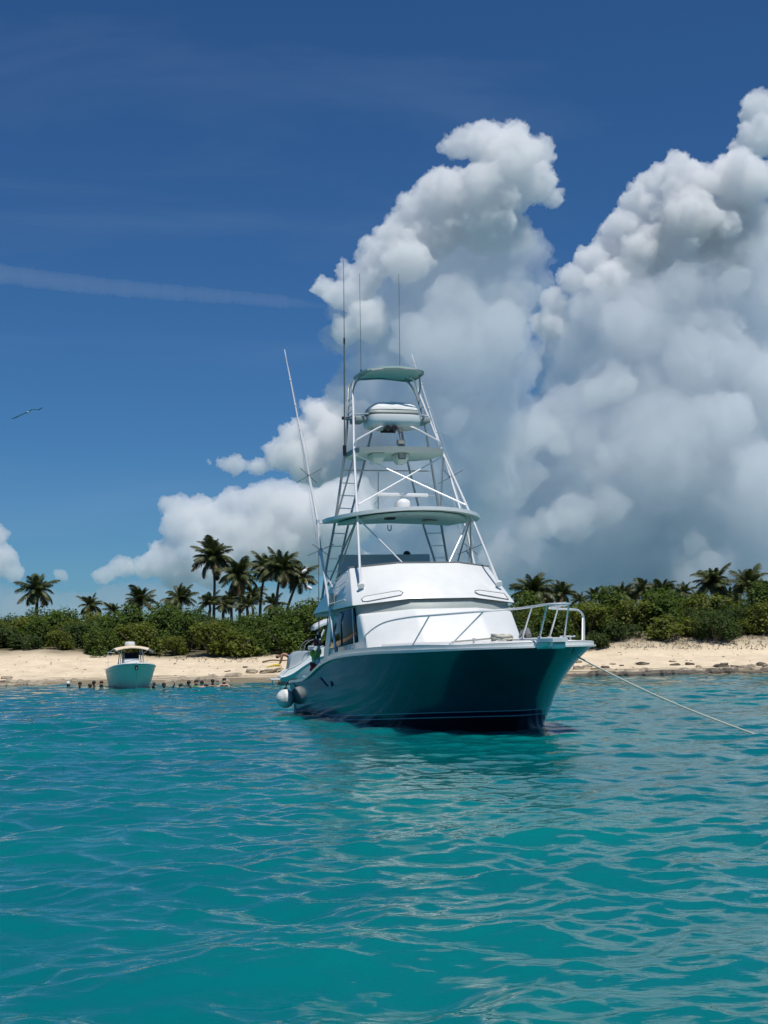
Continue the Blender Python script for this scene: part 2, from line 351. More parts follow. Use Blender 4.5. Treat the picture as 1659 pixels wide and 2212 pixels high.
# ------------------------------------------------------------------ island ground
def vnoise(x, y, sc_, seed=0):
    return noise.noise(Vector((x * sc_ + seed * 17.3, y * sc_ - seed * 9.1, seed * 3.7)))
def ground_z(x, y):
    sh = 79.3 + .9 * vnoise(x, 0, .12, 1) + .5 * vnoise(x, 0, .4, 2)
    d = y - sh
    right = min(1, max(0, (x - 6) / 6))
    zb = 1.45 + .35 * right + .5 * min(1, max(0, (-x - 14) / 8))
    tab = [(-30, -4), (-3, -.55), (0, .02), (.8, .20), (2.5, .34), (5, .75), (9, zb * .8 if right < .5 else .95), (11.5, zb), (14.5, zb + .25 + .5 * right), (25, 2.2), (60, 2.9), (140, 3.6), (400, 3.0), (900, -3)]
    z = interp(d, tab)
    if d > -1: z += .06 * vnoise(x, y, .8, 3) + .10 * vnoise(x, y, .25, 4) * min(1, max(0, d / 6))
    return z
def build_ground():
    ys = np.concatenate([[60, 70, 75], np.arange(77, 96, .35), np.arange(96, 125, 2.0), np.arange(125, 230, 8), [260, 330, 450, 700, 1000]])
    xs = np.concatenate([[-500, -250, -150, -100, -75, -60, -50], np.arange(-44, 44.1, .55), [50, 60, 75, 100, 150, 250, 500]])
    V = [(x, y, ground_z(x, y)) for y in ys for x in xs]; nx = len(xs)
    Fc = [(j * nx + i, j * nx + i + 1, (j + 1) * nx + i + 1, (j + 1) * nx + i) for j in range(len(ys) - 1) for i in range(nx - 1)]
    m = bpy.data.materials.new('beach_sand'); m.use_nodes = True; t = m.node_tree; b = t.nodes['Principled BSDF']; n = t.nodes.new; l = t.links.new
    b.inputs['Roughness'].default_value = .9
    tc = n('ShaderNodeTexCoord'); nz = n('ShaderNodeTexNoise'); nz.inputs['Scale'].default_value = .9; nz.inputs['Detail'].default_value = 8; nz.inputs['Roughness'].default_value = .7; l(tc.outputs['Object'], nz.inputs['Vector'])
    cr = n('ShaderNodeValToRGB'); l(nz.outputs[0], cr.inputs[0]); e = cr.color_ramp.elements
    e[0].position = .3; e[0].color = (.58, .475, .33, 1); e[1].position = .62; e[1].color = (.76, .63, .45, 1)
    # wet sand and algae streaks low down at the water
    sx = n('ShaderNodeSeparateXYZ'); l(tc.outputs['Object'], sx.inputs[0])
    mp = n('ShaderNodeMapping'); mp.inputs['Scale'].default_value = (.25, 2.4, 6.0); l(tc.outputs['Object'], mp.inputs[0])
    n3 = n('ShaderNodeTexNoise'); n3.inputs['Scale'].default_value = 1.0; n3.inputs['Detail'].default_value = 5; l(mp.outputs[0], n3.inputs['Vector'])
    zz = n('ShaderNodeMath'); zz.operation = 'MULTIPLY_ADD'; l(n3.outputs[0], zz.inputs[0]); zz.inputs[1].default_value = -1.05; l(sx.outputs['Z'], zz.inputs[2])
    mr = n('ShaderNodeMapRange'); mr.inputs[1].default_value = -.36; mr.inputs[2].default_value = -.10; mr.inputs[3].default_value = 1; mr.inputs[4].default_value = 0; l(zz.outputs[0], mr.inputs[0])
    mx = n('ShaderNodeMix'); mx.data_type = 'RGBA'; l(mr.outputs[0], mx.inputs[0]); l(cr.outputs[0], mx.inputs[6]); mx.inputs[7].default_value = (.20, .165, .105, 1)
    # leaf litter under the thicket
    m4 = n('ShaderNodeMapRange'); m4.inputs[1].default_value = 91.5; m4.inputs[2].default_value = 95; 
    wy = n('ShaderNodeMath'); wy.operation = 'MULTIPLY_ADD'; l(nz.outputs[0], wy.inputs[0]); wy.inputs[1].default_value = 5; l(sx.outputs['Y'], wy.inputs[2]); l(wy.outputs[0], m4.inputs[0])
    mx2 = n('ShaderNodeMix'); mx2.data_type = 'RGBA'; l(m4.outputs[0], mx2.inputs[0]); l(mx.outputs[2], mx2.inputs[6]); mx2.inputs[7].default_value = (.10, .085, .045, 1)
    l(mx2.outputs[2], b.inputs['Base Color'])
    n5 = n('ShaderNodeTexNoise'); n5.inputs['Scale'].default_value = 3.2; n5.inputs['Detail'].default_value = 6; l(tc.outputs['Object'], n5.inputs['Vector'])
    bp = n('ShaderNodeBump'); bp.inputs['Strength'].default_value = .9; bp.inputs['Distance'].default_value = .12; l(n5.outputs[0], bp.inputs['Height']); l(bp.outputs[0], b.inputs['Normal'])
    return tag(link('beach_ground', mesh_np('beach_ground', V, Fc), m), kind='structure')
build_ground()
def ground_pt(px, py, y0=76.0):
    "first point of the ground along the sight line"
    d = ray(px, py); y = y0
    while y < 140:
        p = Vector((0, 0, EYE)) + d * (y / d.y)
        if p.z <= ground_z(p.x, p.y): return p
        y += .1
    return p

# ------------------------------------------------------------------ sea grape thicket
def leaf_mesh(name, seed, a, b, h, count, size):
    rg = np.random.default_rng(seed)
    nl = 16
    lob = []
    for i in range(nl):
        th = rg.uniform(0, 2 * np.pi); rr = rg.uniform(0, .8) ** .7; zz = rg.uniform(.15, .9)
        lob.append((rr * a * np.cos(th) * (1 - .35 * zz), rr * b * np.sin(th) * (1 - .35 * zz), h * zz * (1 - .28 * rr), rg.uniform(.28, .46) * h * .75))
    lob = np.array(lob)
    pick = rg.integers(0, nl, count); d = rg.normal(size=(count, 3)); d[:, 2] = d[:, 2] * .9 + .25; d /= np.linalg.norm(d, axis=1, keepdims=True)
    rad = lob[pick, 3] * rg.uniform(.55, 1.06, count) ** .6
    # clumps: several leaves share a twig end
    P = lob[pick, :3] + d * rad[:, None] * np.array([1.1, 1.0, .85]); P[:, 2] = np.maximum(P[:, 2], .05 + rg.uniform(0, .2, count))
    k = 3
    P = np.repeat(P, k, 0) + rg.normal(0, .10, (count * k, 3)); d = np.repeat(d, k, 0)
    nrm = d * .55 + np.array([0, 0, .75]) + rg.normal(0, .42, (count * k, 3)); nrm /= np.linalg.norm(nrm, axis=1, keepdims=True)
    t = np.cross(nrm, rg.normal(size=nrm.shape)); t /= np.linalg.norm(t, axis=1, keepdims=True); bt = np.cross(nrm, t)
    s = (size * rg.uniform(.6, 1.25, count * k))[:, None]
    V = np.stack([P - t * s, P + bt * s * .8 - nrm * s * .2, P + t * s, P - bt * s * .8 - nrm * s * .2], 1).reshape(-1, 3)
    n = count * k; F = (np.arange(n)[:, None] * 4 + np.array([0, 1, 2, 3])[None])
    return mesh_np(name, V, F, smooth=False)
BUSH = []
for i, (a, b, h, c, s_, mk) in enumerate([(1.9, 1.6, 2.5, 1060, .098, 'leafA'), (2.2, 1.7, 2.2, 1060, .098, 'leafB'), (1.6, 1.5, 2.9, 1040, .096, 'leafA'), (2.4, 1.8, 2.0, 1020, .10, 'leafC'), (1.4, 1.3, 1.5, 460, .11, 'leafB'), (2.0, 1.7, 2.7, 1040, .09, 'leafC')]):
    me = leaf_mesh('foliage', 50 + i, a, b, h, c, s_); me.materials.append(M[mk])
    st = MB(); rg_ = random.Random(i)
    for q in range(9):
        th = rg_.uniform(0, 6.28); r_ = rg_.uniform(.4, .8)
        st.tube([(.1 * math.cos(th), .1 * math.sin(th), 0), (a * r_ * .4 * math.cos(th + .3), b * r_ * .4 * math.sin(th + .3), h * .35), (a * r_ * math.cos(th), b * r_ * math.sin(th), h * .7)], .05, 5, r2=.015)
    so = st.build('stem', M['twig']); sm = so.data; bpy.data.objects.remove(so)
    BUSH.append((me, sm, h))
def bush(x, y, kind, scale, rz, label, group=None, zs=1.0):
    me, sm, h = BUSH[kind]
    o = link('sea_grape_bush', me); s = link('stem', sm, None, o)
    o.location = (x, y, ground_z(x, y) - .06); o.rotation_euler = (0, 0, rz); o.scale = (scale, scale, scale * zs)
    return tag(o, label, 'bush', group)
rb = random.Random(5)
GB = 'sea grape bushes of the thicket behind the sand'
LB = 'dense olive green sea grape bush packed among others in the thicket behind the sand'
def front_y(x):
    return 91.2 + 1.2 * vnoise(x, 0, .3, 8) + (1.2 if x > 9 else 0) + (.5 if x < -15 else 0)
x = -34.0
for row, (dy, sc0, sc1) in enumerate([(0, .60, .84), (3.0, .68, .92), (6.5, .72, .95), (11, .75, .98), (17, .8, 1.0), (24, .85, 1.1)]):
    x = -33.0 - row * 1.5
    while x < 33 + row * 1.5:
        x += rb.uniform(1.9, 2.9)
        if -2.6 < x < 9.5 and row < 2 and abs(x - 3.4) < 4.6: continue          # hidden behind the sportfishing boat
        if row == 0 and -6.6 < x < -4.2: continue
        kind = rb.choice([0, 1, 2, 3, 5] if row else [0, 1, 4, 1, 3])
        s_ = rb.uniform(sc0 - .12, sc1 + .10) * (1.18 if x > 9 else 1.06)
        tone = {0: 'mid green', 1: 'yellowish olive', 2: 'tall mid green', 3: 'dark green', 4: 'small yellowish', 5: 'upright dark green'}[kind]; place = ('front edge', 'second row', 'middle', 'middle', 'rear', 'rear')[row]; side = 'left of the big boat' if x < 3 else 'right of the bow'
        bush(x, front_y(x) + dy + rb.uniform(-.8, .8), kind, s_, rb.uniform(0, 6.28), f'{tone} bush in the {place} of the thicket {side}', f'{tone} bushes in the {place} of the thicket {side}')
p = ground_pt(445, 1424); bush(p.x + .2, p.y + 1.7, 1, .98, .6, 'broad yellowish sea grape bush bulging onto the sand right of the small anchored boat', zs=1.05)
p = ground_pt(515, 1426); bush(p.x, p.y + 1.3, 4, 1.15, 2.1, 'low rounded bush at the right foot of the bulging yellowish bush')
p = ground_pt(210, 1420); bush(p.x, p.y + 1.2, 0, .72, 1.2, 'green bush reaching onto the sand just left of the small anchored boat')
p = ground_pt(612, 1418); bush(p.x, p.y + 1.6, 0, .95, 4.0, 'dark bush standing over the bent person beside the pale cruiser')
p = ground_pt(1296, 1412); bush(p.x - .4, p.y + 1.2, 3, .62, .5, 'low dark shrub spilling down the sand right beside the bow of the sportfishing boat')
p = ground_pt(1560, 1402); bush(p.x, p.y + 1.5, 5, .8, .2, 'dark drooping shrub hanging over the sand bank near the right picture edge')

def twigs():
    mb = MB(); r_ = random.Random(9)
    spots = [(r_.uniform(1290, 1659), r_.uniform(1378, 1404)) for _ in range(330)] + [(r_.uniform(530, 600), r_.uniform(1395, 1420)) for _ in range(60)] + [(r_.uniform(380, 560), r_.uniform(1420, 1432)) for _ in range(50)]
    for px, py in spots:
        p = ground_pt(px, py)
        a = Vector((r_.uniform(-1, 1), r_.uniform(-.4, .3), r_.uniform(-.25, .7))) * r_.uniform(.15, .5)
        mb.tube([p + Vector((0, 0, .02)), p + a * .5 + Vector((0, 0, .1)), p + a], r_.uniform(.012, .03), 4, r2=.008)
    o = mb.build('dry_brush', M['twig']); return tag(o, kind='stuff')
twigs()

def litter():
    mb = MB(); r_ = random.Random(19)
    for _ in range(190):
        px = r_.choice([r_.uniform(0, 600), r_.uniform(1290, 1659)]); py = r_.uniform(1392, 1456) if px > 900 else r_.uniform(1418, 1464)
        p = ground_pt(px, py); s = r_.uniform(.025, .08); a = r_.uniform(0, 3.14)
        mb.box(p + Vector((0, 0, s * .15)), (s * 2.2, s * 1.2, s * .5), Euler((r_.uniform(-.4, .4), r_.uniform(-.4, .4), a)).to_matrix())
    return tag(mb.build('beach_litter', M['twig']), kind='stuff')
litter()

# ------------------------------------------------------------------ coconut palms
def frond_mesh(seed, Lf, dry=False):
    r_ = random.Random(seed); V = []; F = []
    n = 22; pts = []
    drop = r_.uniform(.45, .95)
    for i in range(n + 1):
        t = i / n; a = -drop * 1.5 * t * t                      # arches over and down
        pts.append((t, a))
    pos = [Vector((0, 0, 0))]
    for i in range(n):
        a = pts[i][1]; pos.append(pos[-1] + Vector((math.cos(a), 0, math.sin(a))) * (Lf / n))
    for i in range(n):                                            # midrib
        w_ = .035 * (1 - i / n) + .008; w2 = .035 * (1 - (i + 1) / n) + .008; b = len(V)
        V += [pos[i] + Vector((0, -w_, 0)), pos[i] + Vector((0, w_, 0)), pos[i + 1] + Vector((0, w2, 0)), pos[i + 1] + Vector((0, -w2, 0))]; F.append((b, b + 1, b + 2, b + 3))
    for i in range(3, n * 3 + 1):
        t = i / (3 * n); k = min(int(t * n), n - 1); p = pos[k].lerp(pos[k + 1], t * n - k); tg = (pos[k + 1] - pos[k]).normalized()
        ln = Lf * .30 * math.sin(math.pi * min(1, .16 + t * .86)) ** .6 * r_.uniform(.85, 1.1)
        for sd in (-1, 1):
            if r_.random() < .05: continue
            out_ = Vector((0, sd, 0)); d = (tg * r_.uniform(.5, .75) + out_ * .8 + Vector((0, 0, r_.uniform(-.35, .05)))).normalized()
            tip = p + d * ln + Vector((0, 0, -ln * r_.uniform(.25, .6))); mid = p + d * ln * .55 + Vector((0, 0, -ln * .10)); wv = tg * .016; b = len(V)
            V += [p - wv * .6, p + wv * .6, mid + wv, tip, mid - wv]; F.append((b, b + 1, b + 2, b + 4)); F.append((b + 4, b + 2, b + 3))
    me = bpy.data.meshes.new('frond'); me.from_pydata([tuple(v) for v in V], [], F); me.materials.append(M['dryfrond' if dry else 'frond']); return me
FR = [frond_mesh(s, 1.0) for s in range(5)]; DRY = [frond_mesh(20 + s, 1.0, True) for s in range(2)]
def palm(cx, cy, rad, base, Y, label, group=None, nfr=20, seed=0):
    "cx,cy: crown heart in the picture; base: where the trunk meets the scrub"
    r_ = random.Random(seed)
    c = at(cx, cy, Y); b = at(base[0], base[1], Y); Lf = rad * Y / FPX * 1.25
    gz = ground_z(b.x, b.y)
    e = empty('coconut_palm', (b.x, b.y, gz - .05)); lift, tl, bend = r_.uniform(-10, 14), r_.uniform(-14, 14), r_.uniform(105, 142)
    c = c - e.location
    foot = Vector((b.x * 0, 0, 0)); kn = b - e.location
    pts = smooth_pts([foot, kn, kn.lerp(c, .5) + Vector(((kn.x - c.x) * .12 + r_.uniform(-.1, .1), 0, 0)), c], 4) if kn.z > .4 else smooth_pts([foot, foot.lerp(c, .5) + Vector((r_.uniform(-.15, .15), 0, 0)), c], 4)
    MB().tube(pts, .17, 8, r2=.10).build('trunk', M['bark'], e)
    nfr = int(nfr * 1.45)
    for i in range(nfr):
        f = i / nfr; el = R(84 + lift * .4) - R(bend) * f ** r_.uniform(.8, 1.15) + R(r_.uniform(-14, 14) + tl * math.cos(i * 2.4)); az = i * 2.39996 + r_.uniform(-.3, .3)
        dry = f > .86 and r_.random() < .6
        o = link('frond', r_.choice(DRY if dry else FR), None, e)
        k = Lf * r_.uniform(.75, 1.15) * (.72 if f < .2 else 1)
        o.scale = (k, k * r_.uniform(.85, 1.1), k)
        o.location = c + Vector((math.cos(az), math.sin(az), 0)) * .06
        o.rotation_euler = Euler((R(r_.uniform(-25, 25)), -el, az), 'XYZ')
    return tag(e, label, 'palm tree', group)
PG = 'coconut palms rising behind the thicket'
PALMS = [
 (80, 1272, 40, (79, 1322), 125, 'lone coconut palm at the far left end of the thicket', 20),
 (195, 1306, 29, (196, 1330), 135, 'small dark palm, first one right of the lone left palm', 17),
 (246, 1318, 21, (247, 1332), 140, 'tiny palm tip between two bigger low palms left of the tall grove', 13),
 (302, 1296, 34, (302, 1330), 135, 'mid sized low palm above the small anchored boat canopy', 20),
 (388, 1292, 36, (388, 1330), 132, 'low palm with spread fronds left of the tallest palm', 20),
 (461, 1202, 42, (462, 1318), 140, 'tallest coconut palm with a bare slender curved trunk', 24),
 (452, 1302, 26, (452, 1330), 128, 'stunted palm at the foot of the tallest palm', 16),
 (515, 1240, 42, (518, 1320), 138, 'bushy palm just right of the tallest palm', 24),
 (500, 1292, 30, (500, 1325), 150, 'dark low palm tucked under the bushy palm', 16),
 (547, 1282, 28, (547, 1325), 152, 'low ragged palm filling the middle of the tall grove', 16),
 (576, 1224, 38, (562, 1318), 142, 'palm with a trunk leaning right, left of the twin crowns', 22),
 (608, 1226, 42, (596, 1316), 136, 'full crowned palm with hanging brown fronds in the tall grove', 25),
 (646, 1248, 38, (619, 1326), 138, 'palm leaning right with two white egrets in its crown', 24),
 (1152, 1274, 44, (1150, 1310), 128, 'wide dense palm crown right behind the flybridge', 26),
 (1214, 1280, 33, (1214, 1312), 130, 'smaller palm beside the wide dense crown, above the bow rail', 20),
 (1286, 1290, 25, (1286, 1315), 135, 'short palm standing alone above the scrub right of the bow rail', 16),
 (1342, 1282, 27, (1342, 1315), 138, 'narrow palm top in the right row, second from the short lone one', 16),
 (1390, 1274, 30, (1390, 1315), 138, 'palm with upright fronds in the middle of the right row', 18),
 (1432, 1276, 31, (1432, 1315), 134, 'spiky palm next to the upright fronded palm in the right row', 18),
 (1479, 1278, 27, (1479, 1315), 134, 'dark rounded palm left of the two big right palms', 16),
 (1541, 1256, 43, (1541, 1315), 128, 'biggest palm of the right row with broad spread fronds', 26),
 (1574, 1284, 26, (1574, 1315), 140, 'palm half hidden between the two big right palms', 15),
 (1616, 1262, 41, (1616, 1315), 130, 'second big palm of the right row, near the picture edge', 25),
 (1652, 1275, 31, (1652, 1315), 134, 'palm cut by the right picture edge', 18),
 (1509, 1292, 24, (1509, 1318), 124, 'low drooping palm in front of the biggest right palm', 14),
 (1182, 1292, 28, (1182, 1315), 134, 'low palm crown filling the gap above the bow rail stanchions', 18),
 (1252, 1296, 20, (1252, 1318), 140, 'tiny palm between the bow rail palms and the short lone palm', 14),
 (1314, 1292, 24, (1314, 1318), 142, 'half hidden palm right of the short lone palm', 16),
 (1366, 1290, 25, (1366, 1318), 144, 'low palm between the narrow palm top and the upright fronded palm', 16),
 (1412, 1292, 24, (1412, 1318), 145, 'palm crown merging into the scrub below the upright fronded palm', 16),
 (1456, 1292, 25, (1456, 1318), 142, 'ragged low palm left of the dark rounded palm', 16),
 (535, 1304, 24, (535, 1328), 132, 'low palm in front of the tall grove, right of the bushy palm', 16),
 (482, 1306, 22, (482, 1330), 134, 'low palm between the stunted one and the bushy palm', 15),
 (590, 1304, 25, (590, 1328), 150, 'dark palm at the foot of the twin crowns', 16),
 (1590, 1300, 26, (1590, 1320), 122, 'low pale palm fronds sticking out of the scrub between the big right palms', 14),
]
for i, (a, b_, r_, bs, Y, lab, nf) in enumerate(PALMS): palm(a, b_, r_, bs, Y, lab, PG, nf, 100 + i)

# ------------------------------------------------------------------ rocks on the beach
def rock(px, py, wpx, hpx, label, m='rock', seed=0, boxy=.0, name='beach_rock', group='rocks along the shore', cat='rock'):
    p = ground_pt(px, py); k = p.y / FPX; r_ = random.Random(seed)
    bm = bmesh.new(); bmesh.ops.create_icosphere(bm, subdivisions=3, radius=1)
    wx, hz = wpx * k / 2, hpx * k * .5; dy = max(wx * .55, .2)
    for v in bm.verts:
        c = v.co.copy(); q = max(abs(c.x), abs(c.y), abs(c.z)); c = c.lerp(c / q, .35 + boxy * .5)
        nn = noise.noise(c * 1.6 + Vector((seed * 3.1, 0, 0))) * .34 + noise.noise(c * 4 + Vector((seed, 5, 0))) * .14
        c = c * (1 + nn); v.co = Vector((c.x * wx * .9, c.y * dy, c.z * hz + hz * .35))
    for f in bm.faces: f.smooth = False
    me = bpy.data.meshes.new(name); bm.to_mesh(me); bm.free()
    o = link(name, me, M[m]); o.location = (p.x, p.y, p.z); o.rotation_euler = (R(r_.uniform(-6, 6)), R(r_.uniform(-8, 8)), r_.uniform(-.4, .4))
    return tag(o, label, cat, group)
def rx(x_, y_): return (2250 + x_ * .46655) * .54861, (2450 + y_ * .46655) * .54861
ROCKS = [(600, 350, 34, 7, 'flat layered slab lying mid beach, left of the block shaped rock', 'darkrock', .2), (350, 350, 17, 4, 'low pale stone on the sand near the bow line', 'rock', .1), (424, 360, 12, 3, 'thin dark chip of rock just right of the low pale stone', 'darkrock', .1),
 (870, 358, 26, 6, 'wedge of dark rock pointing left on the right beach', 'darkrock', .1), (997, 354, 19, 7, 'square dark block of rock standing on the sand', 'darkrock', .9), (1075, 373, 15, 6, 'rounded grey rock at the lip of the shore ledge', 'rock', .1), (1268, 372, 34, 11, 'largest dark boulder with a flat top on the right shore', 'darkrock', .7),
 (1378, 374, 20, 6, 'dark low slab touching the right side of the largest boulder', 'darkrock', .5), (1450, 377, 18, 7, 'grey stone in the right hand rubble, next to the dark low slab', 'rock', .2), (1520, 372, 19, 9, 'pointed pale grey rock in the right hand rubble', 'rock', .2), (1600, 360, 24, 10, 'dark jumbled rock at the right edge of the picture', 'darkrock', .3), (1640, 375, 16, 10, 'last grey rock cut by the right picture edge', 'rock', .3),
 (855, 325, 18, 3, 'thin flat stone high on the right beach', 'rock', .1), (55, 335, 16, 9, 'pale boulder half hidden by the bow of the boat', 'rock', .2), (135, 372, 24, 8, 'cracked pale slab on the shore below the bow line', 'rock', .4), (210, 392, 26, 6, 'long flat slab at the water under the bow line', 'rock', .4), (283, 378, 18, 6, 'dark squared stone behind the bow line', 'darkrock', .6), (60, 385, 26, 8, 'broken ledge block nearest the bow on the right shore', 'rock', .5)]
for i, (x_, y_, w_, h_, lab, m_, bx) in enumerate(ROCKS):
    q = rx(x_, y_ + 6); rock(q[0], q[1], w_, h_, lab, m_, i + 1, bx)
def r3(x_, y_): return (600 + x_ * .42194) * .54861, (2500 + y_ * .42194) * .54861
for i, (x_, y_, w_, h_, lab, m_, bx) in enumerate([(930, 352, 31, 11, 'grey notched rock on the left beach, left one of the pair by the cruiser', 'rock', .3), (1080, 350, 44, 10, 'humped grey rock on the left beach, right one of the pair by the cruiser', 'rock', .1), (700, 342, 16, 3, 'thin dark driftwood like stone left of the pair of grey rocks', 'darkrock', .1), (870, 302, 12, 3, 'small dark chip above the notched grey rock', 'darkrock', .1), (1195, 320, 14, 5, 'small grey rock touching the stern of the cruiser', 'rock', .1)]):
    q = r3(x_, y_); rock(q[0], q[1], w_, h_, lab, m_, 40 + i, bx)
rock(14, 1466, 26, 8, 'flat grey rock at the left picture edge on the lower beach', 'rock', 61, .3)
rock(6, 1473, 18, 4, 'low dark stone under the flat grey rock at the left edge', 'darkrock', 62, .3)
def ledge(px0, px1, z0, z1, yoff, dep, m, seed, label):
    "a run of flat beach rock along the waterline"
    r_ = random.Random(seed); x0 = at(px0, 1465, 79.5).x; x1 = at(px1, 1465, 79.5).x
    n = max(8, int((x1 - x0) / .14)); fr, tp, bk = [], [], []
    mb = MB(); secs = []
    for i in range(n + 1):
        t = i / n; x_ = x0 + (x1 - x0) * t; e_ = min(1, 6 * t, 6 * (1 - t)) ** .5
        y_ = 79.2 + yoff + .7 * vnoise(x_, seed, .35, 5) + .30 * vnoise(x_, seed, 1.4, 6) + .22 * round(2 * vnoise(x_, seed, 2.6, 12)); zt = z0 + (z1 - z0) * e_ * (.65 + .6 * (vnoise(x_, seed, 1.1, 7) + .3) + .3 * round(2.4 * vnoise(x_, seed, 1.9, 11))); d_ = dep * e_ * (.8 + .4 * vnoise(x_, seed, .6, 9))
        secs.append([(x_, y_ - .12, z0 - .35), (x_, y_ - .05, z0 + (zt - z0) * .55), (x_, y_ + .12, zt), (x_, y_ + d_ * .6, zt + .03), (x_, y_ + d_, zt - .02), (x_, y_ + d_ + .05, z0 - .35)])
    mb.loft(secs)
    c = ((x0 + x1) / 2, 79.2 + yoff, z0)
    return tag(mb.build('rock_ledge', M[m], None, 20, origin=c), label, 'rock ledge', 'ledges of flat beach rock at the waterline')
ledge(1180, 1800, .0, .24, .0, 1.5, 'darkrock', 1, 'dark wet rock ledge along the whole right waterline')
ledge(1225, 1760, .12, .36, 1.0, 1.6, 'rock', 2, 'paler brown rock shelf lying behind the dark wet ledge on the right')
ledge(330, 500, .03, .30, .5, .9, 'rock', 3, 'greyish ledge right of the small anchored boat, behind the swimmers')
ledge(430, 545, .2, .5, 2.2, .6, 'rock', 4, 'thin upper shelf on the left beach below the pair of grey rocks')
ledge(-200, 140, .02, .22, -.3, .9, 'rock', 5, 'low algae stained ledge at the left end of the waterline')
ledge(-120, 230, .1, .36, 1.4, .7, 'rock', 6, 'sand covered shelf behind the algae stained ledge on the left')
# ------------------------------------------------------------------ sportfishing boat (x forward, y to port, z up; origin amidships on the waterline)
TH, HEEL = R(17.5), R(0.6)
_hd = Vector((math.sin(TH), -math.cos(TH), 0)); _p0 = Vector((math.cos(TH), math.sin(TH), 0)); _z = Vector((0, 0, 1))
_pt = _p0 * math.cos(HEEL) + _z * math.sin(HEEL); _up = _z * math.cos(HEEL) - _p0 * math.sin(HEEL)
BO = Vector((1.17, 34.87, 0.0))
BMX = Matrix((( _hd.x, _pt.x, _up.x, BO.x), (_hd.y, _pt.y, _up.y, BO.y), (_hd.z, _pt.z, _up.z, BO.z), (0, 0, 0, 1)))
def bw(x, y, z): return BMX @ Vector((x, y, z))
boat = empty('sportfishing_boat'); boat.matrix_world = BMX
tag(boat, 'big white and teal sportfishing boat with a tall aluminium tuna tower', 'boat')
def part(mb, name, m, parent=None, **k): return mb.build(name, m, parent or boat, **k)

SHEER = [(-7, .87), (-6.2, .90), (-5.2, .94), (-4.7, .98), (-4.2, 1.06), (-3.6, 1.19), (-2.82, 1.37), (-2.3, 1.46), (-1.88, 1.52), (-1.4, 1.575), (-.98, 1.61), (-.3, 1.645), (.5, 1.675), (2.2, 1.715), (4, 1.735), (7, 1.77)]
def plan(x, B, x0, xb, p, q):
    if x <= x0: return B
    r_ = (x - x0) / (xb - x0)
    return 0.0 if r_ >= 1 else B * (1 - r_ ** p) ** (1 / q)
def taper(x): return 1 - .10 * min(1, max(0, (-1 - x) / 6)) ** 1.5
def half(x, z, zs):
    "half breadth of the hull at station x, height z"
    t = min(1, max(0, z / 1.75))
    wq = t ** 1.75
    xb = 5.0 + .28 * min(1, t / .22) + 1.7 * t ** 2.6; p = 6.0 - 1.5 * wq; q = 1.0 + 1.4 * wq
    B = 1.96 + .20 * max(0, min(1, z / max(.5, zs))) ** .8
    return plan(x, B, -4.0, xb, p, q) * taper(x)
def stem_x(z):
    t = min(1, max(0, z / 1.75)); return 5.0 + .28 * min(1, t / .22) + 1.7 * t ** 2.6 + min(0, z) * .8
LV = [0, .05, .12, .2, .3, .4, .5, .6, .7, .8, .88, .94, 1.0]
ns = 58
def hull_grid():
    port = []
    for i in range(ns + 1):
        s = i / ns; s = 1 - (1 - s) ** 1.7                      # closer stations at the bow
        col_ = []
        for lv in LV:
            # sheer height wanted at the end of this level's own length
            x_guess = -7 + s * 13.98
            for _ in range(4):
                zs = interp(x_guess, SHEER); z = -.06 + (zs + .06) * lv
                x_guess = -7 + s * (stem_x(z) + 7)
            y = half(x_guess, z, zs) if i < ns else 0.0
            col_.append(Vector((x_guess, y, z)))
        bot = [Vector((col_[0].x - .0, 0, -.75 + .5 * s ** 3)), Vector((col_[0].x, col_[0].y * .93, -.32))]
        port.append(bot + col_)
    return port
HG = hull_grid()
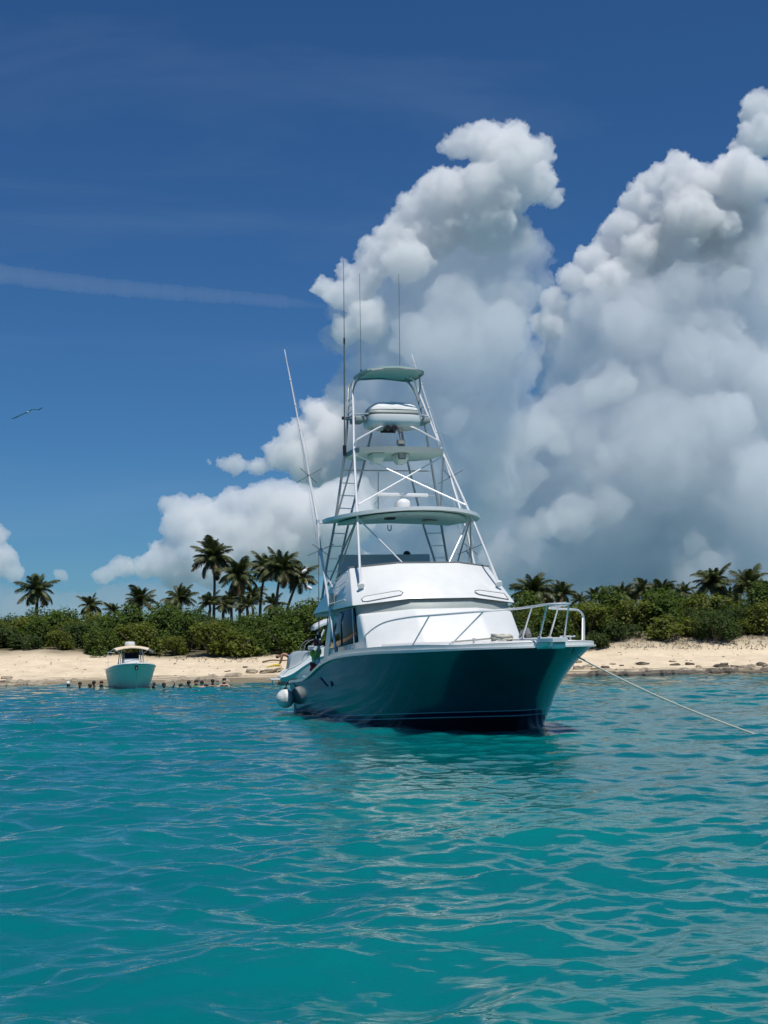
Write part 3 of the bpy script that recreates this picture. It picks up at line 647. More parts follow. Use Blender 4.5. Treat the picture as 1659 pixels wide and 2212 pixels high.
def hull():
    nl = len(HG[0]); V = []; F = []; mi = []
    for sgn in (1, -1):
        b = len(V)
        for c_ in HG:
            for v in c_: V.append((v.x, v.y * sgn, v.z))
        for i in range(ns):
            for j in range(nl - 1):
                F.append((b + i * nl + j, b + (i + 1) * nl + j, b + (i + 1) * nl + j + 1, b + i * nl + j + 1)); mi.append(0)
    # transom
    b = len(V); c_ = HG[0]
    for v in c_: V.append((v.x, v.y, v.z))
    for v in c_: V.append((v.x, -v.y, v.z))
    for j in range(nl - 1): F.append((b + j, b + j + 1, b + nl + j + 1, b + nl + j)); mi.append(0)
    mb = MB(); mb.v = V; mb.f = F; mb.mi = mi
    o = mb.build('hull', None, boat, ang=50)
    # the paint: teal topsides, navy boot stripe between two pale lines, dark bottom; the lines rise gently towards the bow
    m = M['hullpaint'].copy(); m.name = 'teal_hull_with_boot_stripe'; t = m.node_tree; n = t.nodes.new; l = t.links.new
    bs = t.nodes['Principled BSDF']; tc = n('ShaderNodeTexCoord'); sx = n('ShaderNodeSeparateXYZ'); l(tc.outputs['Object'], sx.inputs[0])
    rise = n('ShaderNodeMapRange'); rise.interpolation_type = 'SMOOTHSTEP'; rise.inputs[1].default_value = -4; rise.inputs[2].default_value = 7; rise.inputs[3].default_value = 0; rise.inputs[4].default_value = .36; l(sx.outputs['X'], rise.inputs[0])
    h = n('ShaderNodeMath'); h.operation = 'SUBTRACT'; l(sx.outputs['Z'], h.inputs[0]); l(rise.outputs[0], h.inputs[1])
    cr = n('ShaderNodeValToRGB'); cr.color_ramp.interpolation = 'CONSTANT'
    mr = n('ShaderNodeMapRange'); mr.inputs[1].default_value = -1; mr.inputs[2].default_value = 1; l(h.outputs[0], mr.inputs[0]); l(mr.outputs[0], cr.inputs[0])
    e = cr.color_ramp.elements
    def pos(z): return (z + 1) / 2
    e[0].position = 0; e[0].color = (.006, .008, .014, 1); e[1].position = pos(-.012); e[1].color = (.24, .36, .42, 1)
    for z, c_ in [(.008, (.004, .006, .03, 1)), (.100, (.24, .36, .42, 1)), (.120, (0, 1, 0, 1))]:
        q = e.new(pos(z)); q.color = c_
    e[4].color = (.004, .060, .080, 1)
    old = bs.inputs['Base Color'].links[0].from_socket if bs.inputs['Base Color'].links else None
    gt = n('ShaderNodeMath'); gt.operation = 'GREATER_THAN'; l(h.outputs[0], gt.inputs[0]); gt.inputs[1].default_value = .12
    mx = n('ShaderNodeMix'); mx.data_type = 'RGBA'; l(gt.outputs[0], mx.inputs[0]); l(cr.outputs[0], mx.inputs[6]); l(old, mx.inputs[7]); l(mx.outputs[2], bs.inputs['Base Color'])
    o.data.materials.append(m)
    return o
hull_o = hull()
def edge_line(sgn, off=0.0, dz=0.0, x_from=-9, x_to=9):
    return [Vector((c_[-1].x + (off if i == ns else off * .5 * max(0, (c_[-1].x - 4) / 3)), sgn * (c_[-1].y + off), c_[-1].z + dz)) for i, c_ in enumerate(HG) if x_from <= c_[-1].x <= x_to]
# pale bulwark band and rub rail that cap the topsides, right round the bow
st_ = edge_line(-1, .03)[:-1]; pt_ = edge_line(1, .03)[:-1]; tip = [Vector((HG[ns][-1].x + .03, 0, HG[ns][-1].z))]
ring = st_ + tip + pt_[::-1]
def band(z0, z1, thick, inset=.0):
    secs = []
    for i, p in enumerate(ring):
        a = ring[max(i - 1, 0)]; b = ring[min(i + 1, len(ring) - 1)]; t = (b - a); nrm = Vector((t.y, -t.x, 0)).normalized()
        if i <= len(st_): pass
        k = min(1, max(.35, (p.x + 5.5) / 4)) * (1 - .35 * min(1, max(0, (p.x - 4.5) / 1.5)))
        o_ = -nrm if (Vector((p.x - 0, p.y, 0)).dot(-nrm) > 0) else nrm
        o_ = o_ if p.x > -6.8 else Vector((0, math.copysign(1, p.y), 0))
        p0 = p - o_ * inset
        secs.append([p0 - o_ * .05 + Vector((0, 0, z0 * k)), p0 + o_ * thick + Vector((0, 0, z0 * k)), p0 + o_ * thick + Vector((0, 0, z1 * k)), p0 - o_ * .10 + Vector((0, 0, z1 * k))])
    mb = MB(); mb.loft(secs); return mb
part(band(.0, .125, -.004), 'toe_rail', M['gel'], ang=50)
part(band(-.035, .022, .035), 'rub_rail', M['gel'], ang=50)
# decks
def deck(x0, x1, dz, m, name, inset=.08, crown=.05):
    V = []; F = []; cs = [c_[-1] for c_ in HG if x0 <= c_[-1].x <= x1]
    n_ = 6
    for c_ in cs:
        w_ = max(0, c_.y - inset)
        for k in range(-n_, n_ + 1): f = k / n_; V.append((c_.x, f * w_, c_.z + dz + crown * (1 - f * f)))
    q = 2 * n_ + 1
    for i in range(len(cs) - 1):
        for k in range(q - 1): F.append((i * q + k, i * q + k + 1, (i + 1) * q + k + 1, (i + 1) * q + k))
    mb = MB(); mb.add(V, F); return part(mb, name, m)
deck(-3.1, 7.2, .09, M['gel2'], 'foredeck')
deck(-6.98, -2.9, -.72, M['gel2'], 'cockpit_sole', .2, 0)
# cockpit coaming caps and inner liner
for s in (-1, 1):
    pts = [v for v in edge_line(s) if v.x < -2.4]
    mb = MB(); mb.loft([[p + Vector((0, s * .05, .0)), p + Vector((0, s * .05, .06)), p + Vector((0, -s * .34, .06)), p + Vector((0, -s * .34, .0))] for p in pts]); part(mb, 'coaming_cap', M['gel'], ang=50)
    mb = MB(); mb.loft([[p + Vector((0, -s * .30, .0)), p + Vector((0, -s * .27, .0)), p + Vector((0, -s * .27, -.8)), p + Vector((0, -s * .30, -.8))] for p in pts]); part(mb, 'cockpit_liner', M['gel'])
mb = MB(); mb.box((-6.96, 0, .905), (.26, 3.9, .06)); mb.box((-6.9, 0, .45), (.06, 3.7, .9)); part(mb, 'transom_cap', M['gel'], bevel=.012)

# cabin house
def house(name, bot, top, m, **k):
    mb = MB(); n_ = len(bot); mb.add(bot + top, [tuple(range(n_))[::-1], tuple(range(n_, 2 * n_))] + [(i, (i + 1) % n_, n_ + (i + 1) % n_, n_ + i) for i in range(n_)]); return part(mb, name, m, **k)
def mir(pts): return [Vector(p) for p in pts] + [Vector((p[0], -p[1], p[2])) for p in reversed(pts)]
cab = house('cabin', mir([(-2.75, -1.97, 1.45), (1.0, -2.0, 1.70), (1.95, -.80, 1.76)]), mir([(-2.2, -1.93, 2.72), (.34, -1.96, 2.62), (1.02, -.80, 2.72)]), M['gel'], bevel=.07, seg=3)
# low trunk ahead of the house
house('foredeck_trunk', mir([(1.2, -1.75, 1.74), (3.2, -1.5, 1.76), (5.3, -.55, 1.76)]), mir([(1.2, -1.70, 1.90), (3.1, -1.42, 1.93), (5.1, -.5, 1.91)]), M['gel'], bevel=.03)
for s in (-1, 1):
    w2 = [(-2.36, 1.80), (.26, 1.96), (-.05, 2.77), (-.10, 2.785), (-1.35, 2.715), (-1.60, 2.64), (-1.90, 2.33)]
    def yy(z): return s * (2.0 + (1.975 - 2.0) * (z - 1.6) / 1.1)
    mb = MB(); n_ = len(w2); a = [Vector((x_, yy(z_) - s * .03, z_)) for x_, z_ in w2]; b = [Vector((x_, yy(z_) + s * .012, z_)) for x_, z_ in w2]
    mb.add(a + b, [tuple(range(n_))[::-1], tuple(range(n_, 2 * n_))] + [(i, (i + 1) % n_, n_ + (i + 1) % n_, n_ + i) for i in range(n_)])
    wo = part(mb, 'side_window', M['glass'], bevel=.012)
    mb = MB(); mb.tube([(.0, yy(1.93) + s * .02, 1.93), (-.16, yy(2.77) + s * .02, 2.77)], .016, 6); part(mb, 'mullion', M['gel'], wo)
# aft bulkhead wing that slopes from the flybridge down to the side deck
for s in (-1, 1):
    mb = MB(); q = [(-2.3, 2.72), (-2.02, 2.72), (-2.5, 1.62), (-2.95, 1.38), (-3.0, 1.5)]
    a = [Vector((x_, s * 1.90, z_)) for x_, z_ in q]; b = [Vector((x_, s * 1.99, z_)) for x_, z_ in q]; n_ = 5
    mb.add(a + b, [tuple(range(n_))[::-1], tuple(range(n_, 2 * n_))] + [(i, (i + 1) % n_, n_ + (i + 1) % n_, n_ + i) for i in range(n_)]); part(mb, 'bulkhead_wing', M['gel'])

# flybridge: brow, front and sides with a coaming
fb_bot = [(-3.9, -2.02, 2.74), (.22, -2.1, 2.83), (.74, -.83, 2.955)]
fb_top = [(-3.3, -1.94, 3.30), (-.86, -1.84, 3.79), (-.24, -.81, 3.865)]
house('flybridge_brow', mir([(-3.9, -1.95, 2.66), (.17, -1.95, 2.60), (.84, -.78, 2.70)]), mir([(-3.9, -1.95, 2.75), (.10, -1.95, 2.84), (.60, -.79, 2.96)]), M['grey'], bevel=.01)
def fb():
    mb = MB()
    ob, ot = [Vector(p) for p in fb_bot], [Vector(p) for p in fb_top]
    ob = [Vector((-3.9, -2.02, 2.745)), Vector((-2.2, -2.06, 2.775))] + ob[1:]; ot = [Vector((-2.75, -1.92, 3.30)), Vector((-1.9, -1.90, 3.50))] + ot[1:]
    path = list(zip(ob, ot)) ; path = path + [(Vector((a.x, -a.y, a.z)), Vector((b.x, -b.y, b.z))) for a, b in reversed(path)]
    secs = []
    for a, b in path:
        inn = Vector((-.07 if abs(a.y) < 1.5 else -.04, -math.copysign(.05, a.y) if abs(a.y) > 1.5 else 0, 0))
        secs.append([a, b, b + inn, a + inn])
    mb.loft(secs, cap=True); return part(mb, 'flybridge', M['gel'], bevel=.025, seg=2)
fbo = fb()
mb = MB(); mb.add(mir([(-3.95, -1.99, 2.80), (.10, -2.02, 2.90), (.6, -.8, 2.96)]), [(0, 1, 2, 3, 4, 5)]); part(mb, 'bridge_deck', M['gel2'])
mb = MB(); cs = [(-.88, -1.86, 3.80), (-.25, -.82, 3.875), (-.25, .82, 3.875), (-.88, 1.86, 3.80)]; mb.tube(cs, .022, 6); part(mb, 'coaming_trim', M['caulk'])
# two storage hatches in the brow, outlined by a dark gasket
def on_front(y, t):
    "a point of the flybridge front, y sideways, t from the bottom edge"
    ay = abs(y); f = (ay - .83) / (2.1 - .83)
    if ay < .83: a = Vector((.74, 0, 2.955)); b = Vector((-.24, 0, 3.865)); yb, yt = y, y * .81 / .83
    else: a = Vector((.74, 0, 2.955)).lerp(Vector((.22, 0, 2.83)), f); b = Vector((-.24, 0, 3.865)).lerp(Vector((-.86, 0, 3.79)), f); yb = y; yt = math.copysign(.81 + f * (1.84 - .81), y)
    p = a.lerp(b, t); p.y = yb + (yt - yb) * t; return p
def out_n(y):
    p = on_front(y, .2); q = on_front(y, .6); r_ = on_front(y + .05, .2); n_ = (q - p).cross(r_ - p).normalized()
    return n_ if n_.x > 0 else -n_
for s in (-1, 1):
    n_ = out_n(s * 1.4)
    def hp(y, t): return on_front(s * y, t) + n_ * .012
    if s < 0: loop = [hp(1.86, .07), hp(1.88, .13), hp(1.80, .19), hp(1.1, .235), hp(.98, .23), hp(.92, .17), hp(.98, .115), hp(1.76, .055)]
    else: loop = [hp(1.93, .06), hp(1.92, .22), hp(1.08, .225), hp(.94, .19), hp(.92, .15), hp(1.02, .105)]
    mb = MB(); mb.tube(loop, .013, 6, closed=True); h_ = part(mb, 'hatch', M['caulk'])
    mb = MB(); c_ = sum(loop, Vector()) / len(loop); top = [c_ + (p - c_) * .97 + n_ * .004 for p in loop]; low = [p - n_ * .02 for p in top]
    k = len(loop); mb.add(low + top, [tuple(range(k))[::-1], tuple(range(k, 2 * k))] + [(i, (i + 1) % k, k + (i + 1) % k, k + i) for i in range(k)]); part(mb, 'hatch_lid', M['gel'], h_)
# flybridge side: grab rail, vent, seams
for s in (-1, 1):
    mb = MB(); mb.tube([(-1.9, s * 2.075, 2.90), (-1.85, s * 2.11, 2.93), (-.45, s * 2.11, 2.99), (-.40, s * 2.075, 2.97)], .018, 6); part(mb, 'grab_rail', M['alu'])
    mb = MB(); mb.tube([(-2.55, s * 1.955, 3.42), (-1.9, s * 1.98, 3.50), (-.75, s * 1.93, 3.70)], .016, 6); mb.tube([(-1.95, s * 2.0, 3.28), (-.6, s * 1.98, 3.46)], .012, 6); part(mb, 'side_trim', M['gel'])
    mb = MB(); mb.box((-1.75, s * 2.06, 3.05), (.42, .02, .32)); part(mb, 'side_vent', M['grey'])
# seat back and headrest on the bridge
mb = MB(); mb.box((-3.45, -.10, 3.62), (.10, 2.56, 1.34)); part(mb, 'bridge_bulkhead', M['cgrey'], bevel=.03)
mb = MB(); mb.ell((-3.5, .55, 4.29), (.10, .105, .10), 12, 8); part(mb, 'headrest', M['black'])
mb = MB(); mb.box((-2.2, .45, 3.25), (.55, .7, .75)); mb.box((-1.35, .3, 3.35), (.5, 1.5, .85)); part(mb, 'bridge_console', M['gel'], bevel=.04)

# tower
PL = {'base': (-.06, 1.80, 3.31), 'ht': (-1.13, 1.52, 5.14), 'mid': (-2.25, 1.23, 6.88), 'belly': (-2.84, 1.05, 7.97)}
RL = {'low': (-3.62, 1.84, 3.0), 'l2': (-3.48, 1.70, 4.04), 'ht': (-3.34, 1.50, 5.11), 'mid': (-3.24, 1.22, 6.88), 'belly': (-3.30, 1.08, 7.95)}
LI = {'low': (-3.40, 1.55, 3.0), 'l2': (-3.47, 1.33, 4.11), 'ht': (-3.55, 1.06, 5.11), 'mid': (-3.38, .59, 6.86), 'pod': (-3.25, .42, 7.62)}
tower = empty('tower'); tower.parent = boat
def sp(p, s): return Vector((p[0], p[1] * s, p[2]))
def tpart(name, pts, r, m='alu', n=8, smooth=0, **k):
    mb = MB(); mb.tube(smooth_pts(pts, smooth) if smooth else pts, r, n); return mb.build(name, M[m], tower)
def lerp3(a, b, t): return Vector(a).lerp(Vector(b), t)
for s in (-1, 1):
    tpart('front_leg', [sp(PL[k], s) for k in ('base', 'ht', 'mid', 'belly')] + [sp((-3.20, .945, 8.62), s), sp((-3.28, .91, 8.86), s), sp((-3.22, .80, 9.02), s), sp((-3.0, .62, 9.07), s)], .034, smooth=5)
    tpart('rear_leg', [sp(RL[k], s) for k in ('low', 'l2', 'ht', 'mid', 'belly')] + [sp((-3.52, .985, 8.60), s), sp((-3.62, .93, 8.84), s), sp((-3.60, .80, 9.00), s), sp((-3.4, .62, 9.06), s)], .034, 'alu2', smooth=5)
    tpart('ladder_rail', [sp(LI[k], s) for k in ('low', 'l2', 'ht', 'mid', 'pod')], .030, 'alu2', smooth=4)
    for z in (3.52, 3.86, 4.19, 4.52, 4.86, 5.53, 5.87, 6.20, 6.54):
        def at_z(T, keys):
            pts = [T[k] for k in keys]
            for a, b in zip(pts, pts[1:]):
                if a[2] <= z <= b[2]: return lerp3(a, b, (z - a[2]) / (b[2] - a[2]))
        a = at_z(RL, ('low', 'l2', 'ht', 'mid')); b = at_z(LI, ('low', 'l2', 'ht', 'mid'))
        mb = MB(); a.y *= s; b.y *= s; d_ = b - a; mb.box(a.lerp(b, .5), (.055, d_.length, .024), Vector((0, 1, 0)).rotation_difference(d_).to_matrix()); mb.build('ladder_rung', M['alu'], tower)
    mb = MB(); mb.tube([sp((-.02, 1.795, 3.30), s), sp((-.06, 1.80, 3.335), s)], .085, 14); mb.build('leg_base', M['gel'], tower)
    # braces
    tpart('brace', [sp((-1.16, 1.50, 5.06), s), sp((-.36, .60, 3.86), s)], .022)
    tpart('brace', [sp((-1.18, 1.52, 5.04), s), sp((-3.35, 1.74, 3.45), s)], .022, 'alu2')
    tpart('brace', [sp((-1.18, 1.52, 5.02), s), sp((-2.1, 1.86, 3.52), s)], .020, 'alu2')
    tpart('brace', [sp((-2.24, 1.22, 6.82), s), sp((-3.28, 1.47, 5.25), s)], .024, 'alu2')
    tpart('brace', [sp((-2.16, 1.20, 6.80), s), sp((-1.28, -1.44, 5.42), s)], .021)
    tpart('arm', [sp((-2.42, .38, 7.60), s), sp((-2.36, .52, 7.55), s), sp((-2.31, 1.02, 7.28), s), sp((-2.30, 1.16, 7.18), s), sp((-2.36, 1.20, 7.0), s)], .028, smooth=4)
    tpart('belly_rail', [sp((-2.5, .74, 7.95), s), sp((-2.84, 1.06, 7.97), s), sp((-3.30, 1.09, 7.95), s), sp((-3.6, .7, 7.95), s)], .024)
    mb = MB(); mb.box(sp((-2.95, .90, 7.84), s), (.62, .30, .14)); mb.build('belly_pad', M['grey'], tower, bevel=.03)
    for f in (.2, .5, .8):
        a = lerp3((-2.84, 1.05, 7.97), (-3.20, .945, 8.62), f); b = lerp3((-3.30, 1.08, 7.95), (-3.52, .985, 8.60), f); tpart('spacer', [sp(a, s), sp(b, s)], .018, n=6)
    tpart('hoop_strut', [sp((-3.22, .94, 8.66), s), sp((-3.05, .92, 8.84), s), sp((-2.75, .80, 9.05), s)], .022, 'alu2', smooth=4)
tpart('cross_bar', [(-3.28, -1.30, 6.54), (-3.28, 1.30, 6.54)], .016, 'alu2')
tpart('cross_bar', [(-3.5, -1.08, 7.95), (-3.62, 0, 7.95), (-3.5, 1.08, 7.95)], .022, 'alu2')
def slab(name, outline, z, th, m, camber=0.0, parent=None, under=None, bevel=.02):
    "plate with a closed outline of (x, y); crowned across"
    mb = MB(); n_ = len(outline); yr = max(abs(y) for _, y in outline)
    cx_ = sum(x_ for x_, _ in outline) / n_
    ringz = lambda k, dz: [Vector((cx_ + (x_ - cx_) * k, y * k, z + dz + camber * (1 - (y * k / yr) ** 2))) for x_, y in outline]
    top = [ringz(1, 0), ringz(.66, .015), ringz(.33, .02)]; low = [ringz(1, -th), ringz(.66, -th + .01), ringz(.33, -th + .012)]
    for q in (top, low):
        mb.cur = 1 if q is low else 0
        b = len(mb.v); mb.v += [tuple(v) for r_ in q for v in r_]
        for k in range(2):
            for i in range(n_): i2 = (i + 1) % n_; mb.f.append((b + k * n_ + i, b + k * n_ + i2, b + (k + 1) * n_ + i2, b + (k + 1) * n_ + i)); mb.mi.append(mb.cur)
        mb.f.append(tuple(b + 2 * n_ + i for i in range(n_))); mb.mi.append(mb.cur)
    mb.cur = 0
    b = len(mb.v); mb.v += [tuple(v) for v in top[0] + low[0]]
    for i in range(n_): i2 = (i + 1) % n_; mb.f.append((b + i, b + i2, b + n_ + i2, b + n_ + i)); mb.mi.append(0)
    return mb.build(name, [M[m], M[under or m]], parent or boat, ang=40)
def sym_outline(pts): return [(a, b) for a, b in pts] + [(a, -b) for a, b in reversed(pts) if abs(b) > 1e-6]
hto = slab('hardtop', sym_outline([(-.28, 0), (-.30, .4), (-.42, .85), (-.66, 1.28), (-.98, 1.62), (-1.4, 1.88), (-2.0, 2.05), (-2.6, 2.04), (-3.1, 1.86), (-3.42, 1.3), (-3.5, .6), (-3.5, 0)]), 5.15, .09, 'gel', .13, under='pale')
slab('headliner', sym_outline([(-.55, 0), (-.58, .5), (-.8, 1.05), (-1.2, 1.42), (-2.0, 1.62), (-2.9, 1.55), (-3.2, .9), (-3.22, 0)]), 5.07, .06, 'pale', .10, parent=hto)
mb = MB(); mb.box((-2.05, .72, 5.065), (.30, .34, .05)); mb.build('ceiling_lamp', M['lens'], hto, bevel=.01)
mb = MB(); mb.box((-1.5, -.55, 5.08), (.22, .24, .05)); mb.build('ceiling_speaker', M['black'], hto, bevel=.01)
mb = MB(); mb.tube(smooth_pts([(-3.4, .0, 5.08), (-3.4, .0, 4.97), (-3.4, .045, 4.93), (-3.4, .09, 4.97), (-3.4, .09, 5.08)], 4), .013, 6); mb.build('hook', M['black'], hto)
mpo = slab('mid_platform', sym_outline([(-1.70, 0), (-1.74, .6), (-2.02, 1.16), (-2.3, 1.24), (-3.2, 1.22), (-3.6, .9), (-3.72, 0)]), 6.98, .13, 'grey', 0, parent=tower, under='pale')
for yc in (-.62, .05):
    mb = MB(); mb.loft([[(-2.05, yc - .17, 6.85), (-2.05, yc + .17, 6.85), (-2.6, yc + .17, 6.85), (-2.6, yc - .17, 6.85)], [(-2.07, yc - .16, 6.72), (-2.07, yc + .16, 6.72), (-2.55, yc + .16, 6.72), (-2.55, yc - .16, 6.72)], [(-2.2, yc - .09, 6.58), (-2.2, yc + .11, 6.58), (-2.45, yc + .11, 6.58), (-2.45, yc - .09, 6.58)]]); mb.build('speaker_pod', M['pale'], tower, bevel=.02)
mb = MB(); mb.box((-2.03, .0, 6.78), (.03, .20, .19)); fl = mb.build('flood_light', M['caulk'], tower); mb = MB(); mb.box((-2.012, .0, 6.78), (.02, .15, .14)); mb.build('lens', M['lens'], fl)
mb = MB(); mb.box((-2.2, .035, 7.155), (.09, .20, .125)); mb.box((-2.2, .05, 7.03), (.06, .16, .12)); mb.tube([(-2.25, .06, 7.2), (-2.32, .0, 7.6)], .022, 6); fl = mb.build('spot_light', M['caulk'], tower); mb = MB(); mb.box((-2.15, .035, 7.155), (.02, .15, .085)); mb.build('lens', M['lens'], fl)
mb = MB(); mb.box((-2.28, .06, 7.50), (.08, .09, .14)); mb.build('camera_box', M['caulk'], tower)
# upper station pod with its canvas cover
def ring_pod(x0, x1, hw, z, k=1.0):
    pts = []
    for i in range(20):
        a = 2 * math.pi * i / 20; cx_, hx = (x0 + x1) / 2, (x1 - x0) / 2
        sx_ = math.copysign(abs(math.cos(a)) ** .45, math.cos(a)); sy_ = math.copysign(abs(math.sin(a)) ** .45, math.sin(a))
        pts.append(Vector((cx_ + hx * sx_ * k, hw * sy_ * k, z)))
    return pts
mb = MB(); mb.loft([ring_pod(-3.2, -2.45, .60, 7.60), ring_pod(-3.25, -2.38, .71, 7.64), ring_pod(-3.28, -2.32, .735, 7.78), ring_pod(-3.26, -2.34, .715, 7.92), ring_pod(-3.2, -2.42, .66, 7.95)]); pod = mb.build('control_station', M['gel'], tower, ang=50)
mb = MB(); mb.loft([ring_pod(-3.18, -2.45, .64, 7.94), ring_pod(-3.22, -2.38, .72, 7.99), ring_pod(-3.2, -2.42, .69, 8.075)]); mb.build('station_rim', M['grey'], pod)
mb = MB(); secs = []
for k, z, w_ in ((1, 8.07, .68), (.97, 8.13, .66), (.86, 8.21, .57), (.72, 8.27, .46), (.4, 8.30, .25), (.05, 8.295, .03)):
    rg_ = ring_pod(-2.8 - .40 * k, -2.8 + .40 * k, w_, z); secs.append([p + Vector((0, 0, .028 * noise.noise(p * 6.0) + .02 * noise.noise(p * 15.0))) for p in rg_])
mb.loft(secs); mb.build('canvas_cover', M['canvas'], pod, ang=60)
for yc in (-.27, -.09):
    mb = MB(); mb.tube([(-2.62, yc, 7.545), (-2.44, yc, 7.545), (-2.32, yc, 7.545), (-2.27, yc, 7.545)], .045, 12, r2=.075); h_ = mb.build('horn', M['black'], tower)
mb = MB(); mb.tube([(-2.6, -.38, 7.49), (-2.6, .02, 7.49)], .03, 8); mb.build('horn_bracket', M['black'], tower)
# sun shade at the very top
slab('sun_shade', sym_outline([(-2.08, 0), (-2.14, .4), (-2.34, .78), (-2.6, .88), (-3.4, .86), (-3.68, .74), (-3.74, 0)]), 9.10, .05, 'pale', .07, parent=tower, under='pale')
mb = MB(); pts = [(-2.2, -.72, 9.06), (-2.14, 0, 9.12), (-2.2, .72, 9.06), (-3.5, .80, 9.05), (-3.62, 0, 9.11), (-3.5, -.80, 9.05)]; mb.tube(smooth_pts(pts + [pts[0]], 4), .022, 6); mb.build('shade_frame', M['alu2'], tower)
# radar on the hardtop
rad = empty('radar'); rad.parent = boat
mb = MB(); mb.loft([[Vector((-2.0 + r_ * math.cos(a), -.03 + r_ * math.sin(a), z)) for a in [2 * math.pi * i / 16 for i in range(16)]] for r_, z in ((.20, 5.20), (.20, 5.42), (.215, 5.50), (.20, 5.58), (.12, 5.63), (.055, 5.65), (.055, 5.70))]); mb.build('pedestal', M['gel'], rad, ang=50)
rot = Matrix.Rotation(R(6), 3, 'Z')
mb = MB(); mb.box((-2.0, -.03, 5.745), (.10, 1.46, .095), rot); mb.build('scanner_bar', M['gel'], rad, bevel=.02)
# antennas
def whip(name, pts, r, r2, m, base):
    e = MB(); e.tube(pts, r, 6, r2=r2); o = e.build(name, M[m], boat); b = MB(); b.tube([Vector(pts[0]) - Vector((0, 0, .02)), Vector(pts[0]) + Vector((0, 0, base))], r * 1.9, 8); b.build('antenna_base', M['black'], o); return o
whip('antenna', [(-2.90, -1.30, 6.9), (-2.68, -1.30, 9.87)], .026, .022, 'caulk', .25)
whip('antenna', [(-2.68, -1.30, 9.85), (-2.55, -1.30, 12.05)], .013, .008, 'caulk', .14)
mb = MB(); mb.tube([(-2.86, -1.30, 7.88), (-2.85, -1.08, 7.92)], .016, 6); mb.tube([(-2.90, -1.33, 7.84), (-2.88, -1.33, 7.92)], .035, 6); mb.build('antenna_bracket', M['black'], tower)
whip('antenna', [(-3.20, -.70, 9.12), (-3.20, -.67, 11.9)], .011, .006, 'caulk', .14)
whip('antenna', [(-3.20, .40, 9.14), (-3.20, .45, 11.95)], .011, .006, 'caulk', .10)
whip('antenna', [(-3.30, -.30, 5.3), (-3.30, -.26, 6.5)], .014, .010, 'caulk', .10)
# outriggers
for s in (-1, 1):
    og = empty('outrigger'); og.parent = boat
    pts = [(-1.32, 2.10, 1.72), (-2.76, 2.08, 4.57), (-3.01, 2.05, 5.11), (-3.86, 2.03, 6.38), (-5.3, 1.99, 8.45), (-6.70, 1.95, 10.49)]
    pts = [sp(p, s) for p in pts]
    mb = MB(); mb.tube(smooth_pts(pts[:4], 4), .036, 8); mb.tube(smooth_pts(pts[3:], 4), .030, 8, r2=.014); mb.build('pole', M['alu'], og)
    for f, (i, j, t) in enumerate(((0, 1, .93), (3, 4, .04))):
        c_ = pts[i].lerp(pts[j], t); d_ = (pts[j] - pts[i]).normalized(); u_ = d_.cross(Vector((0, 1, 0))).normalized(); v_ = d_.cross(u_)
        mb = MB()
        for q in (1, -1): mb.tube([c_ + (u_ * .25 + v_ * .25 * q) * 1.15, c_ - (u_ * .25 + v_ * .25 * q) * 1.15], .011, 5)
        mb.ell(c_, (.05, .05, .05), 8, 6); mb.build('spreader', M['alu2'], og)
        mb = MB()
        for q in (1, -1): mb.tube([c_ + u_ * .28 * q, pts[min(j + 1, 5)].lerp(pts[5], .6), pts[5]], .003, 3)
        mb.build('stay_wire', M['alu2'], og)
    for t in (.18, .36, .55, .75):
        c_ = pts[3].lerp(pts[5], t); d_ = (pts[5] - pts[3]).normalized(); mb = MB(); mb.tube([c_ - d_ * .03, c_ + d_ * .03], .033, 8); mb.build('collar', M['alu'], og)
    mb = MB(); mb.tube([pts[2], (-3.0, s * 1.80, 5.11)], .022, 6); mb.tube([pts[2] + Vector((0, 0, -.06)), pts[2] + Vector((0, 0, .08))], .05, 8); mb.build('side_arm', M['alu'], og)
    a = pts[0].lerp(pts[1], .95)
    mb = MB(); mb.tube([a, (-2.75, s * 2.02, 3.95), (-1.78, s * 2.03, 3.36)], .020, 6); mb.tube([pts[0].lerp(pts[1], .82), a + Vector((-.28, -s * .02, -.08))], .020, 6); mb.build('strut', M['alu'], og)
    mb = MB(); mb.box(sp((-1.30, 2.09, 1.66), s), (.22, .14, .10)); mb.tube([sp((-1.30, 2.10, 1.68), s), sp((-1.36, 2.10, 1.86), s)], .05, 8); mb.build('mount', M['alu2'], og, bevel=.01)
    mb = MB(); mb.ell(sp((-.92, 2.06, 1.70), s), (.20, .05, .03), 10, 6); part(mb, 'fairlead', M['alu'])
# bow rail and pulpit
pul = [(5.55, .34), (6.5, .31), (7.2, .27), (7.44, .16), (7.5, 0)]
slab('pulpit', sym_outline(pul), 1.925, .075, 'gel', 0)
mb = MB(); mb.loft([[(5.3, -.46, 1.90), (5.3, .46, 1.90), (5.3, .46, 1.78), (5.3, -.46, 1.78)], [(6.9, -.30, 1.84), (6.9, .30, 1.84), (6.9, .26, 1.72), (6.9, -.26, 1.72)], [(7.25, -.2, 1.84), (7.25, .2, 1.84), (7.25, .12, 1.80), (7.25, -.12, 1.80)]]); part(mb, 'pulpit_bracket', M['gel'], bevel=.015)
mb = MB(); mb.tube([(7.34, -.12, 1.78), (7.34, .12, 1.78)], .06, 10); mb.box((7.22, .13, 1.81), (.3, .02, .12)); mb.box((7.22, -.13, 1.81), (.3, .02, .12)); part(mb, 'anchor_roller', M['alu'])
rail = empty('bow_rail'); rail.parent = boat
